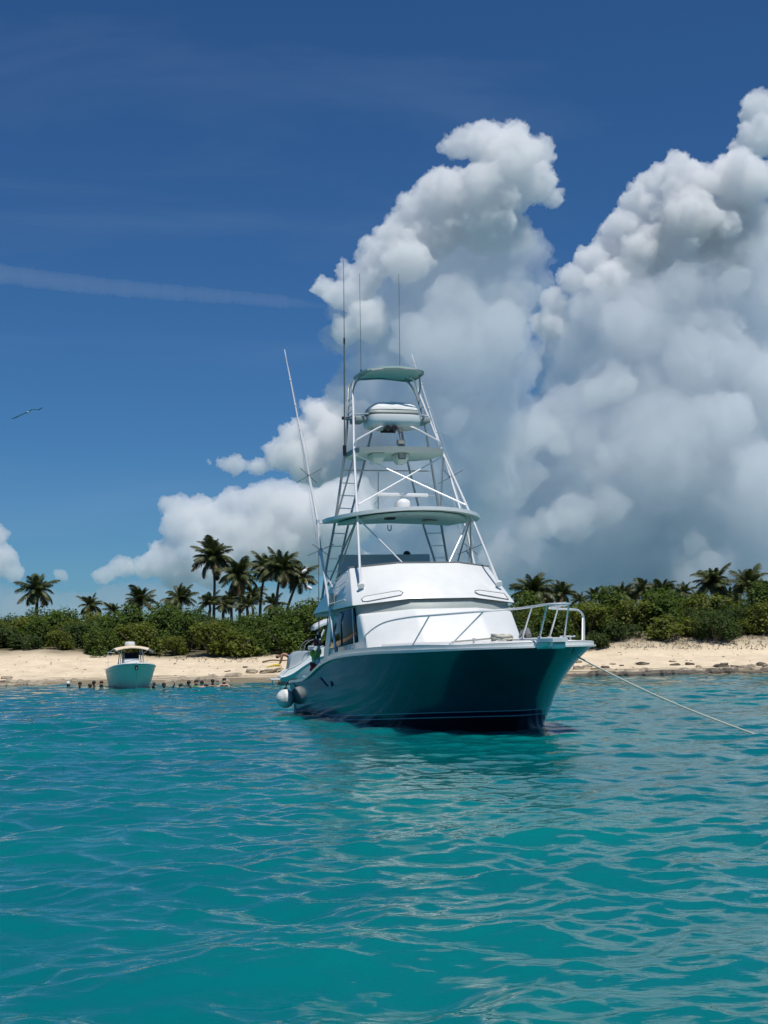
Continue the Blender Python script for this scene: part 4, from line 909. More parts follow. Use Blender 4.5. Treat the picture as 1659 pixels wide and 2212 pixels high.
half_r = [(.12, 1.95, 1.79), (.45, 1.96, 1.99), (1.2, 1.97, 2.20), (2.28, 1.95, 2.38), (3.8, 1.88, 2.455), (4.92, 1.68, 2.47), (5.6, 1.32, 2.49), (5.95, .92, 2.51), (6.02, .55, 2.53), (6.25, .33, 2.545), (6.9, .28, 2.565), (7.32, .26, 2.58), (7.50, .15, 2.585)]
pts = smooth_pts([sp(p, -1) for p in half_r] + [Vector((7.57, 0, 2.588))] + [sp(p, 1) for p in reversed(half_r[7:])] + [Vector((5.78, 1.22, 2.475)), Vector((5.55, 1.42, 2.30)), Vector((5.25, 1.54, 1.86))], 6)
mb = MB(); mb.tube(pts, .022, 8); mb.build('top_rail', M['alu'], rail)
mb = MB(); mb.tube([(5.85, 1.22, 1.86), (5.62, 1.36, 2.39)], .018, 8); mb.build('stanchion', M['alu'], rail)
for s in (-1, 1):
    for a, b in (((3.9, 1.88, 1.80), (4.7, 1.72, 2.465)), ((5.35, 1.50, 1.85), (5.92, .98, 2.505)), ((6.25, .30, 1.93), (6.78, .29, 2.555)), ((7.05, .27, 1.93), (7.40, .23, 2.58)), ((2.0, 1.96, 1.80), (2.6, 1.94, 2.40))):
        if a[0] == 2.0 or (s > 0 and a[0] in (3.9, 5.35)): continue
        mb = MB(); mb.tube([sp(a, s), sp(b, s)], .018, 8); mb.tube([sp(a, s) - Vector((0, 0, .01)), sp(a, s) + Vector((.01, 0, .03))], .045, 8); mb.build('stanchion', M['alu'], rail)
def cleat(x_, y_, z_, ang=0):
    mb = MB(); rt = Matrix.Rotation(ang, 3, 'Z')
    for q in (-.08, .08): mb.tube([Vector((x_, y_, z_)) + rt @ Vector((q, 0, 0)), Vector((x_, y_, z_)) + rt @ Vector((q * .9, 0, .08))], .018, 6)
    mb.tube([Vector((x_, y_, z_ + .085)) + rt @ Vector((q, 0, 0)) for q in (-.19, -.1, .1, .19)], .018, 6); part(mb, 'cleat', M['alu'])
cleat(-.25, -2.02, 1.78); cleat(-.25, 2.02, 1.78); cleat(5.5, -1.05, 1.87, -.5); cleat(5.5, 1.05, 1.87, .5); cleat(-5.8, -1.78, .97); cleat(-5.8, 1.78, .97)
mb = MB(); mb.box((2.75, -1.62, 1.845), (.55, .05, .04)); part(mb, 'step_strip', M['gel2'], bevel=.01)
mb = MB(); mb.tube([(5.72, -.98, 1.55), (5.9, -.98, 1.58)], .03, 6); part(mb, 'drain', M['gel'])
# navy side patch and the oval mark behind it
def hull_y(x_, z_): return half(x_, z_, interp(x_, SHEER))
def hull_patch(name, pl, m):
    mb = MB(); k = len(pl); out_ = [Vector((x_, -(hull_y(x_, z_) + .032), z_)) for x_, z_ in pl]; inn = [Vector((x_, -(hull_y(x_, z_) - .03), z_)) for x_, z_ in pl]
    mb.add(inn + out_, [tuple(range(k)), tuple(range(k, 2 * k))] + [(i, (i + 1) % k, k + (i + 1) % k, k + i) for i in range(k)]); return part(mb, name, M[m])
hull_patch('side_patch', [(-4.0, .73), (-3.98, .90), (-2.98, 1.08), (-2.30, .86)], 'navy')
hull_patch('oval_mark', [(-1.95 + .13 * math.cos(a), .93 + .07 * math.sin(a)) for a in [2 * math.pi * i / 10 for i in range(10)]], 'navy')
# cockpit corner furniture seen past the house
mb = MB(); mb.box((-3.35, -1.68, 1.30), (.34, .30, .55)); part(mb, 'bait_station', M['cgrey'], bevel=.03)
mb = MB(); mb.box((-3.35, -1.68, 1.60), (.40, .36, .05)); part(mb, 'bait_station_lid', M['gel'], bevel=.02)

# ---- things that hang on, stand in or are tied to the boat
def ball_fender(c_, r_, lab):
    o = empty('ball_fender', bw(*c_)); mb = MB(); mb.cur = 0; mb.ell((0, 0, 0), (r_, r_, r_ * 1.02), 24, 16); b = mb.build('ball', M['fender'], o, ang=80)
    mb = MB(); mb.tube([(0, 0, r_ * .96), (0, 0, r_ * 1.18)], .05, 10); mb.build('neck', M['black'], o)
    mb = MB(); mb.tube([(r_ * .90, r_ * .30, r_ * .22), (r_ * .97, r_ * .32, r_ * .235)], .03, 8); mb.build('valve', M['black'], o)
    return tag(o, lab, 'fender')
f1 = ball_fender((-6.92, -2.09, .42), .262, 'white ball fender hanging against the teal hull at the stern corner')
mb = MB(); mb.tube([bw(-6.92, -2.09, .70), bw(-6.85, -2.0, .93), bw(-6.5, -1.85, .99)], .018, 6); tag(mb.build('fender_line', M['black'], None, origin=tuple(bw(-6.5, -1.85, .99))), 'dark line holding the stern corner fender', 'rope')
# mooring line from the bow down into the water
a = bw(6.35, .62, 1.66); b = on_z(1641, 1590, -.02); mb = MB(); n_ = 14
mb.tube([a.lerp(b, i / n_) + Vector((0, 0, -.10 * math.sin(math.pi * i / n_))) for i in range(n_ + 1)], .018, 6); tag(mb.build('mooring_rope', M['rope'], None, origin=tuple(a)), 'pale mooring rope running from the bow down into the water', 'rope')
# coil on the foredeck
mb = MB(); pts = []
for i in range(90):
    t = i / 90; an = t * 2 * math.pi * 6; r_ = .20 + .03 * math.sin(an * 2.3); pts.append(bw(5.95 + r_ * 1.4 * math.cos(an), -.62 + r_ * .9 * math.sin(an), 1.92 + .10 * t + .02 * math.sin(an * 3)))
mb.tube(pts, .022, 5); mb.tube([bw(5.75, -.7, 1.96), bw(5.2, -1.0, 1.93), bw(4.7, -1.2, 1.91), bw(4.6, -1.25, 1.87)], .02, 5)
tag(mb.build('rope_coil', M['rope'], None, origin=tuple(bw(5.95, -.62, 1.9))), 'loose coil of pale rope on the foredeck behind the pulpit', 'rope')
mb = MB(); mb.tube([bw(6.25, -.15, 1.98), bw(6.05, -.1, 2.10), bw(5.7, -.05, 2.06), bw(5.5, 0, 1.97)], .06, 8); tag(mb.build('folded_hose', M['caulk'], None, origin=tuple(bw(5.9, 0, 1.96))), 'grey bundle lying across the rope coil on the foredeck', 'hose')
# fishing rods standing in the starboard cockpit corner with lures hooked on
def rod(x_, y_, z0, z1, lean, lab):
    e = empty('fishing_rod', bw(x_, y_, z0)); e.rotation_euler = (0, lean, 0); h = z1 - z0
    MB().tube([(0, 0, 0), (0, 0, h * .28)], .030, 8).build('handle', M['grey'], e)
    MB().tube([(0, 0, h * .28), (0, 0, h)], .017, 6, r2=.008).build('blank', M['caulk'], e)
    mb = MB(); mb.tube([(-.06, -.05, h * .31), (.06, -.05, h * .31)], .055, 10); mb.box((0, -.02, h * .31), (.03, .06, .05)); mb.build('reel', M['black'], e)
    tag(e, lab, 'fishing rod', 'fishing rods in the cockpit corner')
rod(-3.95, -1.86, 1.15, 4.35, R(.5), 'upright grey fishing rod behind the outrigger pole')
rod(-3.70, -1.80, 1.20, 3.55, R(5), 'shorter fishing rod leaning beside the upright grey rod')
def lure(x_, y_, z_, cols, lab):
    e = empty('lure_bundle', bw(x_, y_, z_)); e.scale = (1.5, 1.5, 1.12); r_ = random.Random(3)
    for nm, m_, zc, k in cols:
        mb = MB()
        for q in range(k): c_ = Vector((r_.uniform(-.07, .07), r_.uniform(-.06, .06), zc + r_.uniform(-.08, .08))); mb.ell(c_, (.042, .042, .09), 7, 5, Euler((r_.uniform(-.5, .5), r_.uniform(-.5, .5), 0)).to_matrix())
        mb.build(nm, M[m_], e)
    return tag(e, lab, 'fishing lures')
lure(-4.02, -1.93, 1.20, [('red_lure', 'red', .10, 9), ('lime_lure', 'lime', .38, 6), ('yellow_lure', 'yellow', .50, 5), ('skirt_lure', 'red', .68, 4), ('white_lure', 'gel', .28, 3)], 'bundle of red, yellow and lime lures hung on the rods at the stern')
# ------------------------------------------------------------------ small anchored centre console boat
def console_boat():
    th = R(14); hd = Vector((math.sin(th), -math.cos(th), 0)); stem = on_z(293, 1488)
    e = empty('console_boat', stem - hd * 2.84); e.rotation_euler = (0, 0, math.atan2(hd.y, hd.x)); e.scale = (.9, .9, .97)
    tag(e, 'small seafoam green centre console boat with a beige canopy, anchored off the beach', 'boat')
    nS = 26; lv = [-.25, 0, .12, .3, .5, .7, .85, 1.0]
    def pt(s, l_):
        sh = .92 + .36 * s ** 1.8; z = sh * l_ if l_ > 0 else l_
        xe = 3.15 + .75 * max(0, l_) ** 1.2; x_ = -3.6 + s * (xe + 3.6); t = max(0, l_)
        b = 1.06 + .22 * t ** .7; k = (.55 + .2 * t)
        r_ = max(0, (s - .25) / .75); y = b * (1 - r_ ** (2.0 + 1.2 * t)) ** (1 / (1.5 + .9 * t)) if s < 1 else 0
        if l_ == lv[0]: y *= .0
        return Vector((x_, y, z))
    G = [[pt((i / nS) ** .8, l_) for l_ in lv] for i in range(nS + 1)]
    V = []; F = []
    for sg in (1, -1):
        b = len(V); V += [(p.x, p.y * sg, p.z) for c_ in G for p in c_]; n = len(lv)
        F += [(b + i * n + j, b + (i + 1) * n + j, b + (i + 1) * n + j + 1, b + i * n + j + 1) for i in range(nS) for j in range(n - 1)]
    mb = MB(); mb.add(V, F); n = len(lv); mb.add([(p.x, p.y, p.z) for p in G[0]] + [(p.x, -p.y, p.z) for p in G[0]], [(j, j + 1, n + j + 1, n + j) for j in range(n - 1)])
    mb.build('hull', M['boatgreen'], e, ang=50)
    for sg in (1, -1):
        mb = MB(); mb.tube([(c_[-1].x, sg * (c_[-1].y + .01), c_[-1].z) for c_ in G], .045, 6); mb.build('rub_rail', M['gel'], e)
        mb = MB(); mb.tube([(c_[2].x + .02, sg * (c_[2].y * (1.0) + .012), c_[2].z + .30 * (i / nS) ** 3) for i, c_ in enumerate(G) if c_[2].x > -1], .022, 5); mb.build('spray_rail', M['boatgreen'], e)
        mb = MB(); mb.tube([(c_[-2].x + .01, sg * (c_[-2].y + .012), c_[-2].z) for c_ in G], .016, 5); mb.build('styling_line', M['boatgreen'], e)
    mb = MB(); mb.add([(c_[-1].x, s_ * c_[-1].y * .97, c_[-1].z - .06) for c_ in G for s_ in (1, -1)], [(2 * i, 2 * i + 1, 2 * i + 3, 2 * i + 2) for i in range(nS)]); mb.build('deck', M['gel2'], e)
    mb = MB(); mb.tube([(3.86, 0, 1.10), (3.80, 0, .98)], .06, 8); mb.box((3.84, 0, 1.05), (.06, .16, .22)); mb.build('bow_eye', M['black'], e)
    mb = MB(); mb.tube([(3.93, 0, 1.05), (3.6, .02, .45), (3.35, .03, -.1)], .022, 5); mb.build('anchor_line', M['rope'], e)
    mb = MB(); mb.box((-.2, 0, 1.15), (.8, .85, .75)); mb.build('console', M['gel'], e, bevel=.06)
    mb = MB(); mb.box((.12, 0, 1.66), (.04, .8, .32), Matrix.Rotation(R(-18), 3, 'Y')); mb.build('windscreen', M['glass'], e, bevel=.02)
    mb = MB(); mb.box((-1.3, 0, 1.15), (.5, .9, .6)); mb.box((-1.5, 0, 1.6), (.12, .9, .3)); mb.build('leaning_post', M['grey'], e, bevel=.04)
    for sx_ in (.25, -1.5):
        for sy_ in (-.62, .62):
            mb = MB(); mb.tube([(sx_, sy_ * 1.05, .9), (sx_ - .02, sy_ * 1.02, 1.4), (sx_ - .05, sy_ * .9, 2.03)], .028, 6); mb.build('canopy_post', M['alu2'], e)
    for sy_ in (-1, 1):
        mb = MB(); mb.tube([(.35, sy_ * .95, 2.0), (-1.7, sy_ * .95, 2.0)], .022, 6); mb.tube([(.3, sy_ * .6, 1.75), (.35, sy_ * .98, 2.0), (-.2, sy_ * 1.25, 1.88), (-1.6, sy_ * 1.2, 1.85)], .02, 6); mb.build('canopy_frame', M['alu2'], e)
    mb = MB(); secs = []
    for i in range(9):
        f = i / 8; y = -.98 + 1.96 * f; z = 2.02 + .13 * (1 - (2 * f - 1) ** 2); secs.append([(.45, y * .9, z - .06), (.1, y, z + .03), (-1.2, y, z + .03), (-1.85, y * .95, z - .04), (-1.85, y * .95, z - .07), (.45, y * .9, z - .10)])
    mb.loft(secs); mb.build('canopy', M['cream'], e, ang=50)
    for sy_ in (-1, 1):
        mb = MB(); mb.add([(-.2, sy_ * .98, 2.0), (-1.7, sy_ * .98, 2.0), (-1.6, sy_ * 1.28, 1.80), (-.3, sy_ * 1.28, 1.84), (-.2, sy_ * .98, 1.98), (-1.7, sy_ * .98, 1.98), (-1.6, sy_ * 1.28, 1.78), (-.3, sy_ * 1.28, 1.82)], [(0, 1, 2, 3), (7, 6, 5, 4), (0, 4, 5, 1), (1, 5, 6, 2), (2, 6, 7, 3), (3, 7, 4, 0)]); mb.build('side_awning', M['grey'], e)
    mb = MB(); mb.loft([[(-.75 + r_ * math.cos(a), -.05 + r_ * math.sin(a), z) for a in [2 * math.pi * i / 14 for i in range(14)]] for r_, z in ((.26, 2.14), (.29, 2.20), (.29, 2.33), (.25, 2.40))]); mb.build('radar_dome', M['gel'], e, ang=50)
    mb = MB(); mb.tube([(-2.6, -1.15, .9), (-2.6, -1.18, 1.9)], .012, 5); mb.tube([(-2.6, -.8, 1.82), (-2.6, -1.18, 1.85)], .012, 5); mb.build('rod_holder', M['gel'], e)
    for sy_ in (-.38, .38):
        mb = MB(); mb.box((-3.75, sy_, .95), (.45, .36, .75)); mb.box((-3.8, sy_, .35), (.2, .14, .8)); mb.build('outboard_motor', M['gel'], e, bevel=.08)
    mb = MB(); mb.ell((-1.0, .25, 1.58), (.16, .26, .14), 10, 6); mb.build('cushion', M['wood'], e)
    mb = MB(); mb.tube([(2.2, -.75, 1.1), (2.6, -.65, 1.3), (3.4, -.25, 1.42), (3.55, 0, 1.45), (3.4, .25, 1.42), (2.6, .65, 1.3), (2.2, .75, 1.1)], .018, 6); mb.build('bow_rail', M['alu'], e)
console_boat()

# ------------------------------------------------------------------ pale cruiser moored behind the big boat, stern to the left
def cruiser():
    p0 = on_z(599, 1480); th = R(8)
    e = empty('cabin_cruiser', (p0.x, p0.y, 0)); e.rotation_euler = (0, 0, th)
    tag(e, 'pale grey cabin cruiser with a curved stern, mostly hidden behind the sportfishing boat', 'boat')
    L_ = 9.6; B_ = 1.45
    def by(x_, b=B_): 
        f = x_ / L_; return b * (.86 + .14 * min(1, f * 4)) * (1 - max(0, (f - .45) / .55) ** 2.3) ** .8
    sheer = [(0, .40), (.25, .44), (.57, .57), (.85, .74), (1.16, .96), (1.6, 1.22), (1.94, 1.38), (2.6, 1.55), (5, 1.75), (9.6, 1.95)]
    coam = [(.05, .46), (.36, .80), (.6, .87), (.85, 1.0), (1.1, 1.17), (1.38, 1.40), (1.62, 1.62), (1.88, 1.84), (2.4, 2.0), (5, 2.05), (6.8, 1.98), (9.6, 1.96)]
    xs = [L_ * (i / 40) ** 1.25 for i in range(40)] + [L_ - .02]
    mb = MB(); secs = []
    for x_ in xs:
        y = by(x_); zs = interp(x_, sheer); k = x_ / L_
        secs.append([Vector((x_ * .985 + .1, s_ * y * m_, z_)) for s_, m_, z_ in ((1, .0, -.35), (1, .80, -.12), (1, .90, .22), (1, 1.0, zs), (-1, 1.0, zs), (-1, .90, .22), (-1, .80, -.12))])
    mb.loft(secs); mb.build('hull', M['cgrey'], e, ang=50)
    mb = MB(); secs = []
    for x_ in xs:
        y = by(x_); zs = interp(x_, sheer); zc = max(zs + .04, interp(x_, coam)); x2 = x_ * .985 + .1 if x_ > 1 else x_ + .1
        secs.append([Vector((x2, s_ * y * m_, z_)) for s_, m_, z_ in ((1, 1.0, zs), (1, .93, zc), (-1, .93, zc), (-1, 1.0, zs))])
    mb.loft(secs); mb.build('coaming', M['gel2'], e, ang=50)
    for s_ in (-1, 1):
        mb = MB(); mb.tube([(x_ * .985 + .1, s_ * (by(x_) + .01), interp(x_, sheer)) for x_ in xs], .028, 6); mb.build('rub_rail', M['gel'], e)
        mb = MB(); mb.tube([(x_ + .1, s_ * (by(x_) * .93 + .01), max(interp(x_, sheer) + .04, interp(x_, coam)) + .01) for x_ in xs if x_ < 3], .022, 6); mb.build('coaming_edge', M['gel'], e)
        w_ = [(1.95, 1.55), (2.35, 1.98), (2.85, 2.55), (3.4, 2.72), (5.2, 2.60), (6.1, 2.10), (4.0, 1.98), (2.9, 1.86)]
        mb = MB(); k = len(w_); a = [Vector((x_, s_ * (by(x_) * .93 - .02 - .16 * max(0, z_ - 1.8)), z_)) for x_, z_ in w_]; b = [p + Vector((0, s_ * .03, .0)) for p in a]
        mb.add(a + b, [tuple(range(k)), tuple(range(k, 2 * k))] + [(i, (i + 1) % k, k + (i + 1) % k, k + i) for i in range(k)]); mb.build('side_window', M['glass'], e)
        mb = MB(); mb.tube([(1.75, s_ * 1.22, 1.72), (2.0, s_ * 1.22, 2.1), (2.3, s_ * 1.2, 2.75)], .045, 6); mb.tube([(2.9, s_ * 1.25, 2.0), (3.1, s_ * 1.2, 2.7)], .03, 6); mb.build('hardtop_post', M['gel'], e)
        mb = MB(); mb.tube(smooth_pts([(1.28, s_ * 1.2, 1.70), (1.32, s_ * 1.2, 1.95), (1.5, s_ * 1.2, 2.16), (1.78, s_ * 1.2, 2.28)], 4), .018, 6); mb.build('grab_rail', M['alu2'], e)
    mb = MB(); secs = []
    for x_, z_, w_ in ((1.82, 2.92, 1.05), (1.95, 3.02, 1.16), (2.4, 3.22, 1.22), (3.2, 3.36, 1.24), (4.4, 3.30, 1.2), (5.2, 3.1, 1.1), (5.7, 2.85, 1.0)):
        secs.append([Vector((x_, y * w_, z_ + dz - .10 * abs(y) ** 2.5)) for y, dz in ((-1, -.12), (-1, 0), (-.6, .05), (0, .07), (.6, .05), (1, 0), (1, -.12), (.5, -.16), (-.5, -.16))])
    mb.loft(secs); ht = mb.build('hardtop', M['gel'], e, ang=50)
    mb = MB(); mb.loft([[Vector((x_, y * w_, z_)) for y in (-1, 1)] + [Vector((x_, y * w_, z_ + .06)) for y in (1, -1)] for x_, z_, w_ in ((1.80, 2.82, 1.02), (3.4, 3.20, 1.2), (5.5, 2.86, 1.0))]); mb.build('headliner', M['grey'], ht)
    mb = MB(); mb.add([(5.6, -1.0, 2.85), (5.6, 1.0, 2.85), (6.6, 1.05, 2.0), (6.6, -1.05, 2.0), (5.6, -1.0, 2.82), (5.6, 1.0, 2.82), (6.6, 1.05, 1.97), (6.6, -1.05, 1.97)], [(0, 1, 2, 3), (7, 6, 5, 4), (0, 4, 5, 1), (1, 5, 6, 2), (2, 6, 7, 3), (3, 7, 4, 0)]); mb.build('windscreen', M['glass'], e)
    # rounded sun lounge over the engine bay
    mb = MB(); prof = [(.42, .62), (.50, 1.0), (.56, 1.32), (.64, 1.50), (.80, 1.64), (1.05, 1.71), (1.5, 1.70), (1.8, 1.66), (1.85, .7)]
    mb.loft([[Vector((x_ + .05 * abs(y) ** 3, y * .98, z_ - (.07 if abs(y) > .9 else 0))) for x_, z_ in prof] for y in (-1, -.93, -.5, 0, .5, .93, 1)]); mb.build('sun_lounge', M['cgrey'], e, ang=50, bevel=0)
    mb = MB(); mb.box((1.72, -.95, 1.86), (.42, .5, .18)); mb.build('engine_vent', M['gel'], e, bevel=.03)
    for k in range(3):
        mb = MB(); mb.box((1.72, -1.205, 1.81 + k * .05), (.36, .012, .018)); mb.build('vent_slat', M['caulk'], e)
    mb = MB(); mb.box((.0, 0, .30), (.75, 2.2, .07)); mb.build('swim_platform', M['gel'], e, bevel=.02)
    mb = MB(); mb.box((.28, -.4, .06), (.5, 1.6, .16)); mb.build('rubber_bumper', M['black'], e, bevel=.04)
    mb = MB(); mb.tube([(-.25, -.6, .36), (-.28, -.6, .10), (-.28, -.6, -.15)], .02, 6); mb.tube([(-.25, -.25, .36), (-.28, -.25, .10), (-.28, -.25, -.15)], .02, 6); mb.build('boarding_ladder', M['alu'], e)
cruiser()

# ------------------------------------------------------------------ people
def skin(joints, edges, sub=2):
    "one continuous body grown over a joint tree: {name: (pos, radius)}"
    names = list(joints); me = bpy.data.meshes.new('body'); me.from_pydata([joints[n][0] for n in names], [(names.index(a), names.index(b)) for a, b in edges], [])
    o = link('body', me); md = o.modifiers.new('s', 'SKIN'); o.modifiers.new('u', 'SUBSURF').levels = sub; o.modifiers['u'].render_levels = sub
    for i, n in enumerate(names):
        r_ = joints[n][1]; v = me.skin_vertices[0].data[i]; v.radius = (r_, r_) if not isinstance(r_, tuple) else r_; v.use_root = (i == 0)
    out_ = evaluated(o); bpy.data.objects.remove(o); out_.polygons.foreach_set('use_smooth', np.ones(len(out_.polygons), dtype=bool)); return out_
def swimmer_mesh(raise_arm=0.0, crouch=0.0):
    J = {'chest': ((0, 0, .02), (.15, .12)), 'upper': ((0, 0, .14), (.17, .115)), 'neck': ((0, 0, .235), .058), 'jaw': ((.025, 0, .32), (.078, .085)), 'head': ((.01, 0, .42), (.085, .10)), 'top': ((0, 0, .49), .05),
         'belly': ((0, 0, -.25), (.14, .11)), 'hips': ((0, 0, -.45), (.15, .12))}
    E_ = [('chest', 'upper'), ('upper', 'neck'), ('neck', 'jaw'), ('jaw', 'head'), ('head', 'top'), ('chest', 'belly'), ('belly', 'hips')]
    for s_, n in ((1, 'l'), (-1, 'r')):
        up = raise_arm if s_ > 0 else 0
        J['sh' + n] = ((0, s_ * .19, .17), .06); J['el' + n] = ((.18, s_ * .34, .02 + .12 * up), .045); J['wr' + n] = ((.34, s_ * (.30 + .06 * up), -.02 + .42 * up), .032); J['ha' + n] = ((.41, s_ * (.28 + .05 * up), -.02 + .52 * up), .026)
        J['th' + n] = ((.03, s_ * .10, -.8), .07); J['kn' + n] = ((.0, s_ * .11, -1.0), .05)
        E_ += [('upper', 'sh' + n), ('sh' + n, 'el' + n), ('el' + n, 'wr' + n), ('wr' + n, 'ha' + n), ('hips', 'th' + n), ('th' + n, 'kn' + n)]
    return skin(J, E_)
SW = [swimmer_mesh(0), swimmer_mesh(1)]
def cap_mesh(m):
    mb = MB(); n = 10; secs = []
    for k in range(6):
        a = R(-25) + R(115) * k / 5; r_ = .112 * math.cos(a) if k < 5 else .004; z = .42 + .105 * math.sin(a); secs.append([(r_ * math.cos(2 * math.pi * i / n) * .95 - .006, r_ * math.sin(2 * math.pi * i / n) * .9, z) for i in range(n)])
    mb.loft(secs); o = mb.build('hair', M[m], ang=70); me = o.data; bpy.data.objects.remove(o); return me
HAIR = {k: cap_mesh(k) for k in ('hair', 'whitecap')}
mb = MB(); mb.loft([[(.088, y * .075, z) for y, z in ((-1, .44), (1, .44), (1, .385), (-1, .385))], [(.125, y * .06, z) for y, z in ((-1, .435), (1, .435), (1, .39), (-1, .39))]]); _o = mb.build('mask', M['black']); MASK = _o.data; bpy.data.objects.remove(_o)
mb = MB(); mb.tube([(.10, .09, .33), (.08, .105, .42), (.02, .11, .62)], .013, 6); _o = mb.build('snorkel', M['snork']); SNK = _o.data; bpy.data.objects.remove(_o)
mb = MB(); mb.loft([[(.148 * w_ * math.cos(a), .215 * w_ * math.sin(a), z) for a in [2 * math.pi * i / 12 for i in range(12)]] for w_, z in ((1.0, -.3), (1.08, 0), (1.12, .13), (.9, .2), (.4, .235))]); _o = mb.build('shirt', M['blackshirt'], ang=60); SHIRT = _o.data; bpy.data.objects.remove(_o)
def swimmer(px, py, h, rz, skin_m, hair_m, label, arm=0, mask=False, snork=False, shirt=None, dz=0.0, tilt=0.0):
    p = on_z(px, py); e = empty('person', (p.x, p.y, dz - .08)); e.rotation_euler = (0, tilt, rz)
    b = link('body', SW[arm], None, e); b.data = SW[arm] if b.data.materials else b.data
    if len(SW[arm].materials) == 0: SW[arm].materials.append(M['skin'])
    b.material_slots[0].link = 'OBJECT'; b.material_slots[0].material = M[skin_m]
    link('hair', HAIR[hair_m], None, e)
    if mask: link('mask', MASK, None, e)
    if snork: link('snorkel', SNK, None, e)
    if shirt: 
        s_ = link('shirt', SHIRT, None, e); s_.material_slots[0].link = 'OBJECT'; s_.material_slots[0].material = M[shirt]
    return tag(e, label, 'person', 'people standing in the shallow water around the small boat')
def cl(x_, y_): return (x_ * .27125) * .54861, (2500 + y_ * .27125) * .54861
def c7(x_, y_): return (380 + x_ * .3255) * .54861, (2480 + y_ * .3255) * .54861
q = cl(990, 768); swimmer(q[0], q[1], 0, R(80), 'skin3', 'whitecap', 'person in a white cap farthest left, up to the neck in water', dz=-.10, shirt='blackshirt')
q = cl(1160, 765); swimmer(q[0], q[1], 0, R(-60), 'skin3', 'hair', 'dark haired person alone between the white capped one and the next pair', dz=-.13, shirt='blackshirt')
q = cl(1305, 760); swimmer(q[0], q[1], 0, R(20), 'skin3', 'hair', 'low head of the left one of the pair beside the boat bow, almost under water', dz=-.25)
q = cl(1362, 758); swimmer(q[0], q[1], 0, R(170), 'skin3', 'hair', 'upright right one of the pair left of the small boat', dz=-.10, shirt='blackshirt')
q = cl(1472, 752); swimmer(q[0], q[1], 0, R(-100), 'skin', 'hair', 'dark haired person close against the left side of the small boat', dz=-.12)
q = c7(690, 705); swimmer(q[0], q[1], 0, R(200), 'skin3', 'hair', 'person with a diving mask and pale snorkel just right of the small boat', mask=True, snork=True, dz=-.14)
q = c7(815, 712); swimmer(q[0], q[1], 0, R(-40), 'skin3', 'hair', 'person lifting one hand out of the water, second right of the small boat', arm=1, dz=-.14, shirt='snork')
q = c7(1063, 708); swimmer(q[0], q[1], 0, R(190), 'skin2', 'hair', 'pale shouldered person leaning forward, touching the dark one beside', dz=-.16, tilt=R(24))
q = c7(1116, 706); swimmer(q[0], q[1], 0, R(160), 'skin3', 'hair', 'dark person with long black hair beside the pale shouldered one', dz=-.06, shirt='blackshirt')
q = c7(1205, 695); swimmer(q[0], q[1], 0, R(-90), 'skin', 'hair', 'person in a green shirt standing in the water', dz=-.06, shirt='greenshirt')
q = c7(1276, 700); swimmer(q[0], q[1], 0, R(90), 'skin2', 'hair', 'person seen from behind with a round dark head, right of the green shirt', dz=-.08)
q = c7(1325, 690); swimmer(q[0], q[1], 0, R(30), 'skin3', 'hair', 'small dark head barely above water, between two standing people', dz=-.28)
q = c7(1406, 680); swimmer(q[0], q[1], 0, R(-70), 'skin', 'hair', 'person with a dark mask, second from the right end of the row', mask=True, dz=-.08)
q = c7(1545, 688); swimmer(q[0], q[1], 0, R(-95), 'skin2', 'hair', 'bare shouldered person at the right end of the row', dz=-.0)
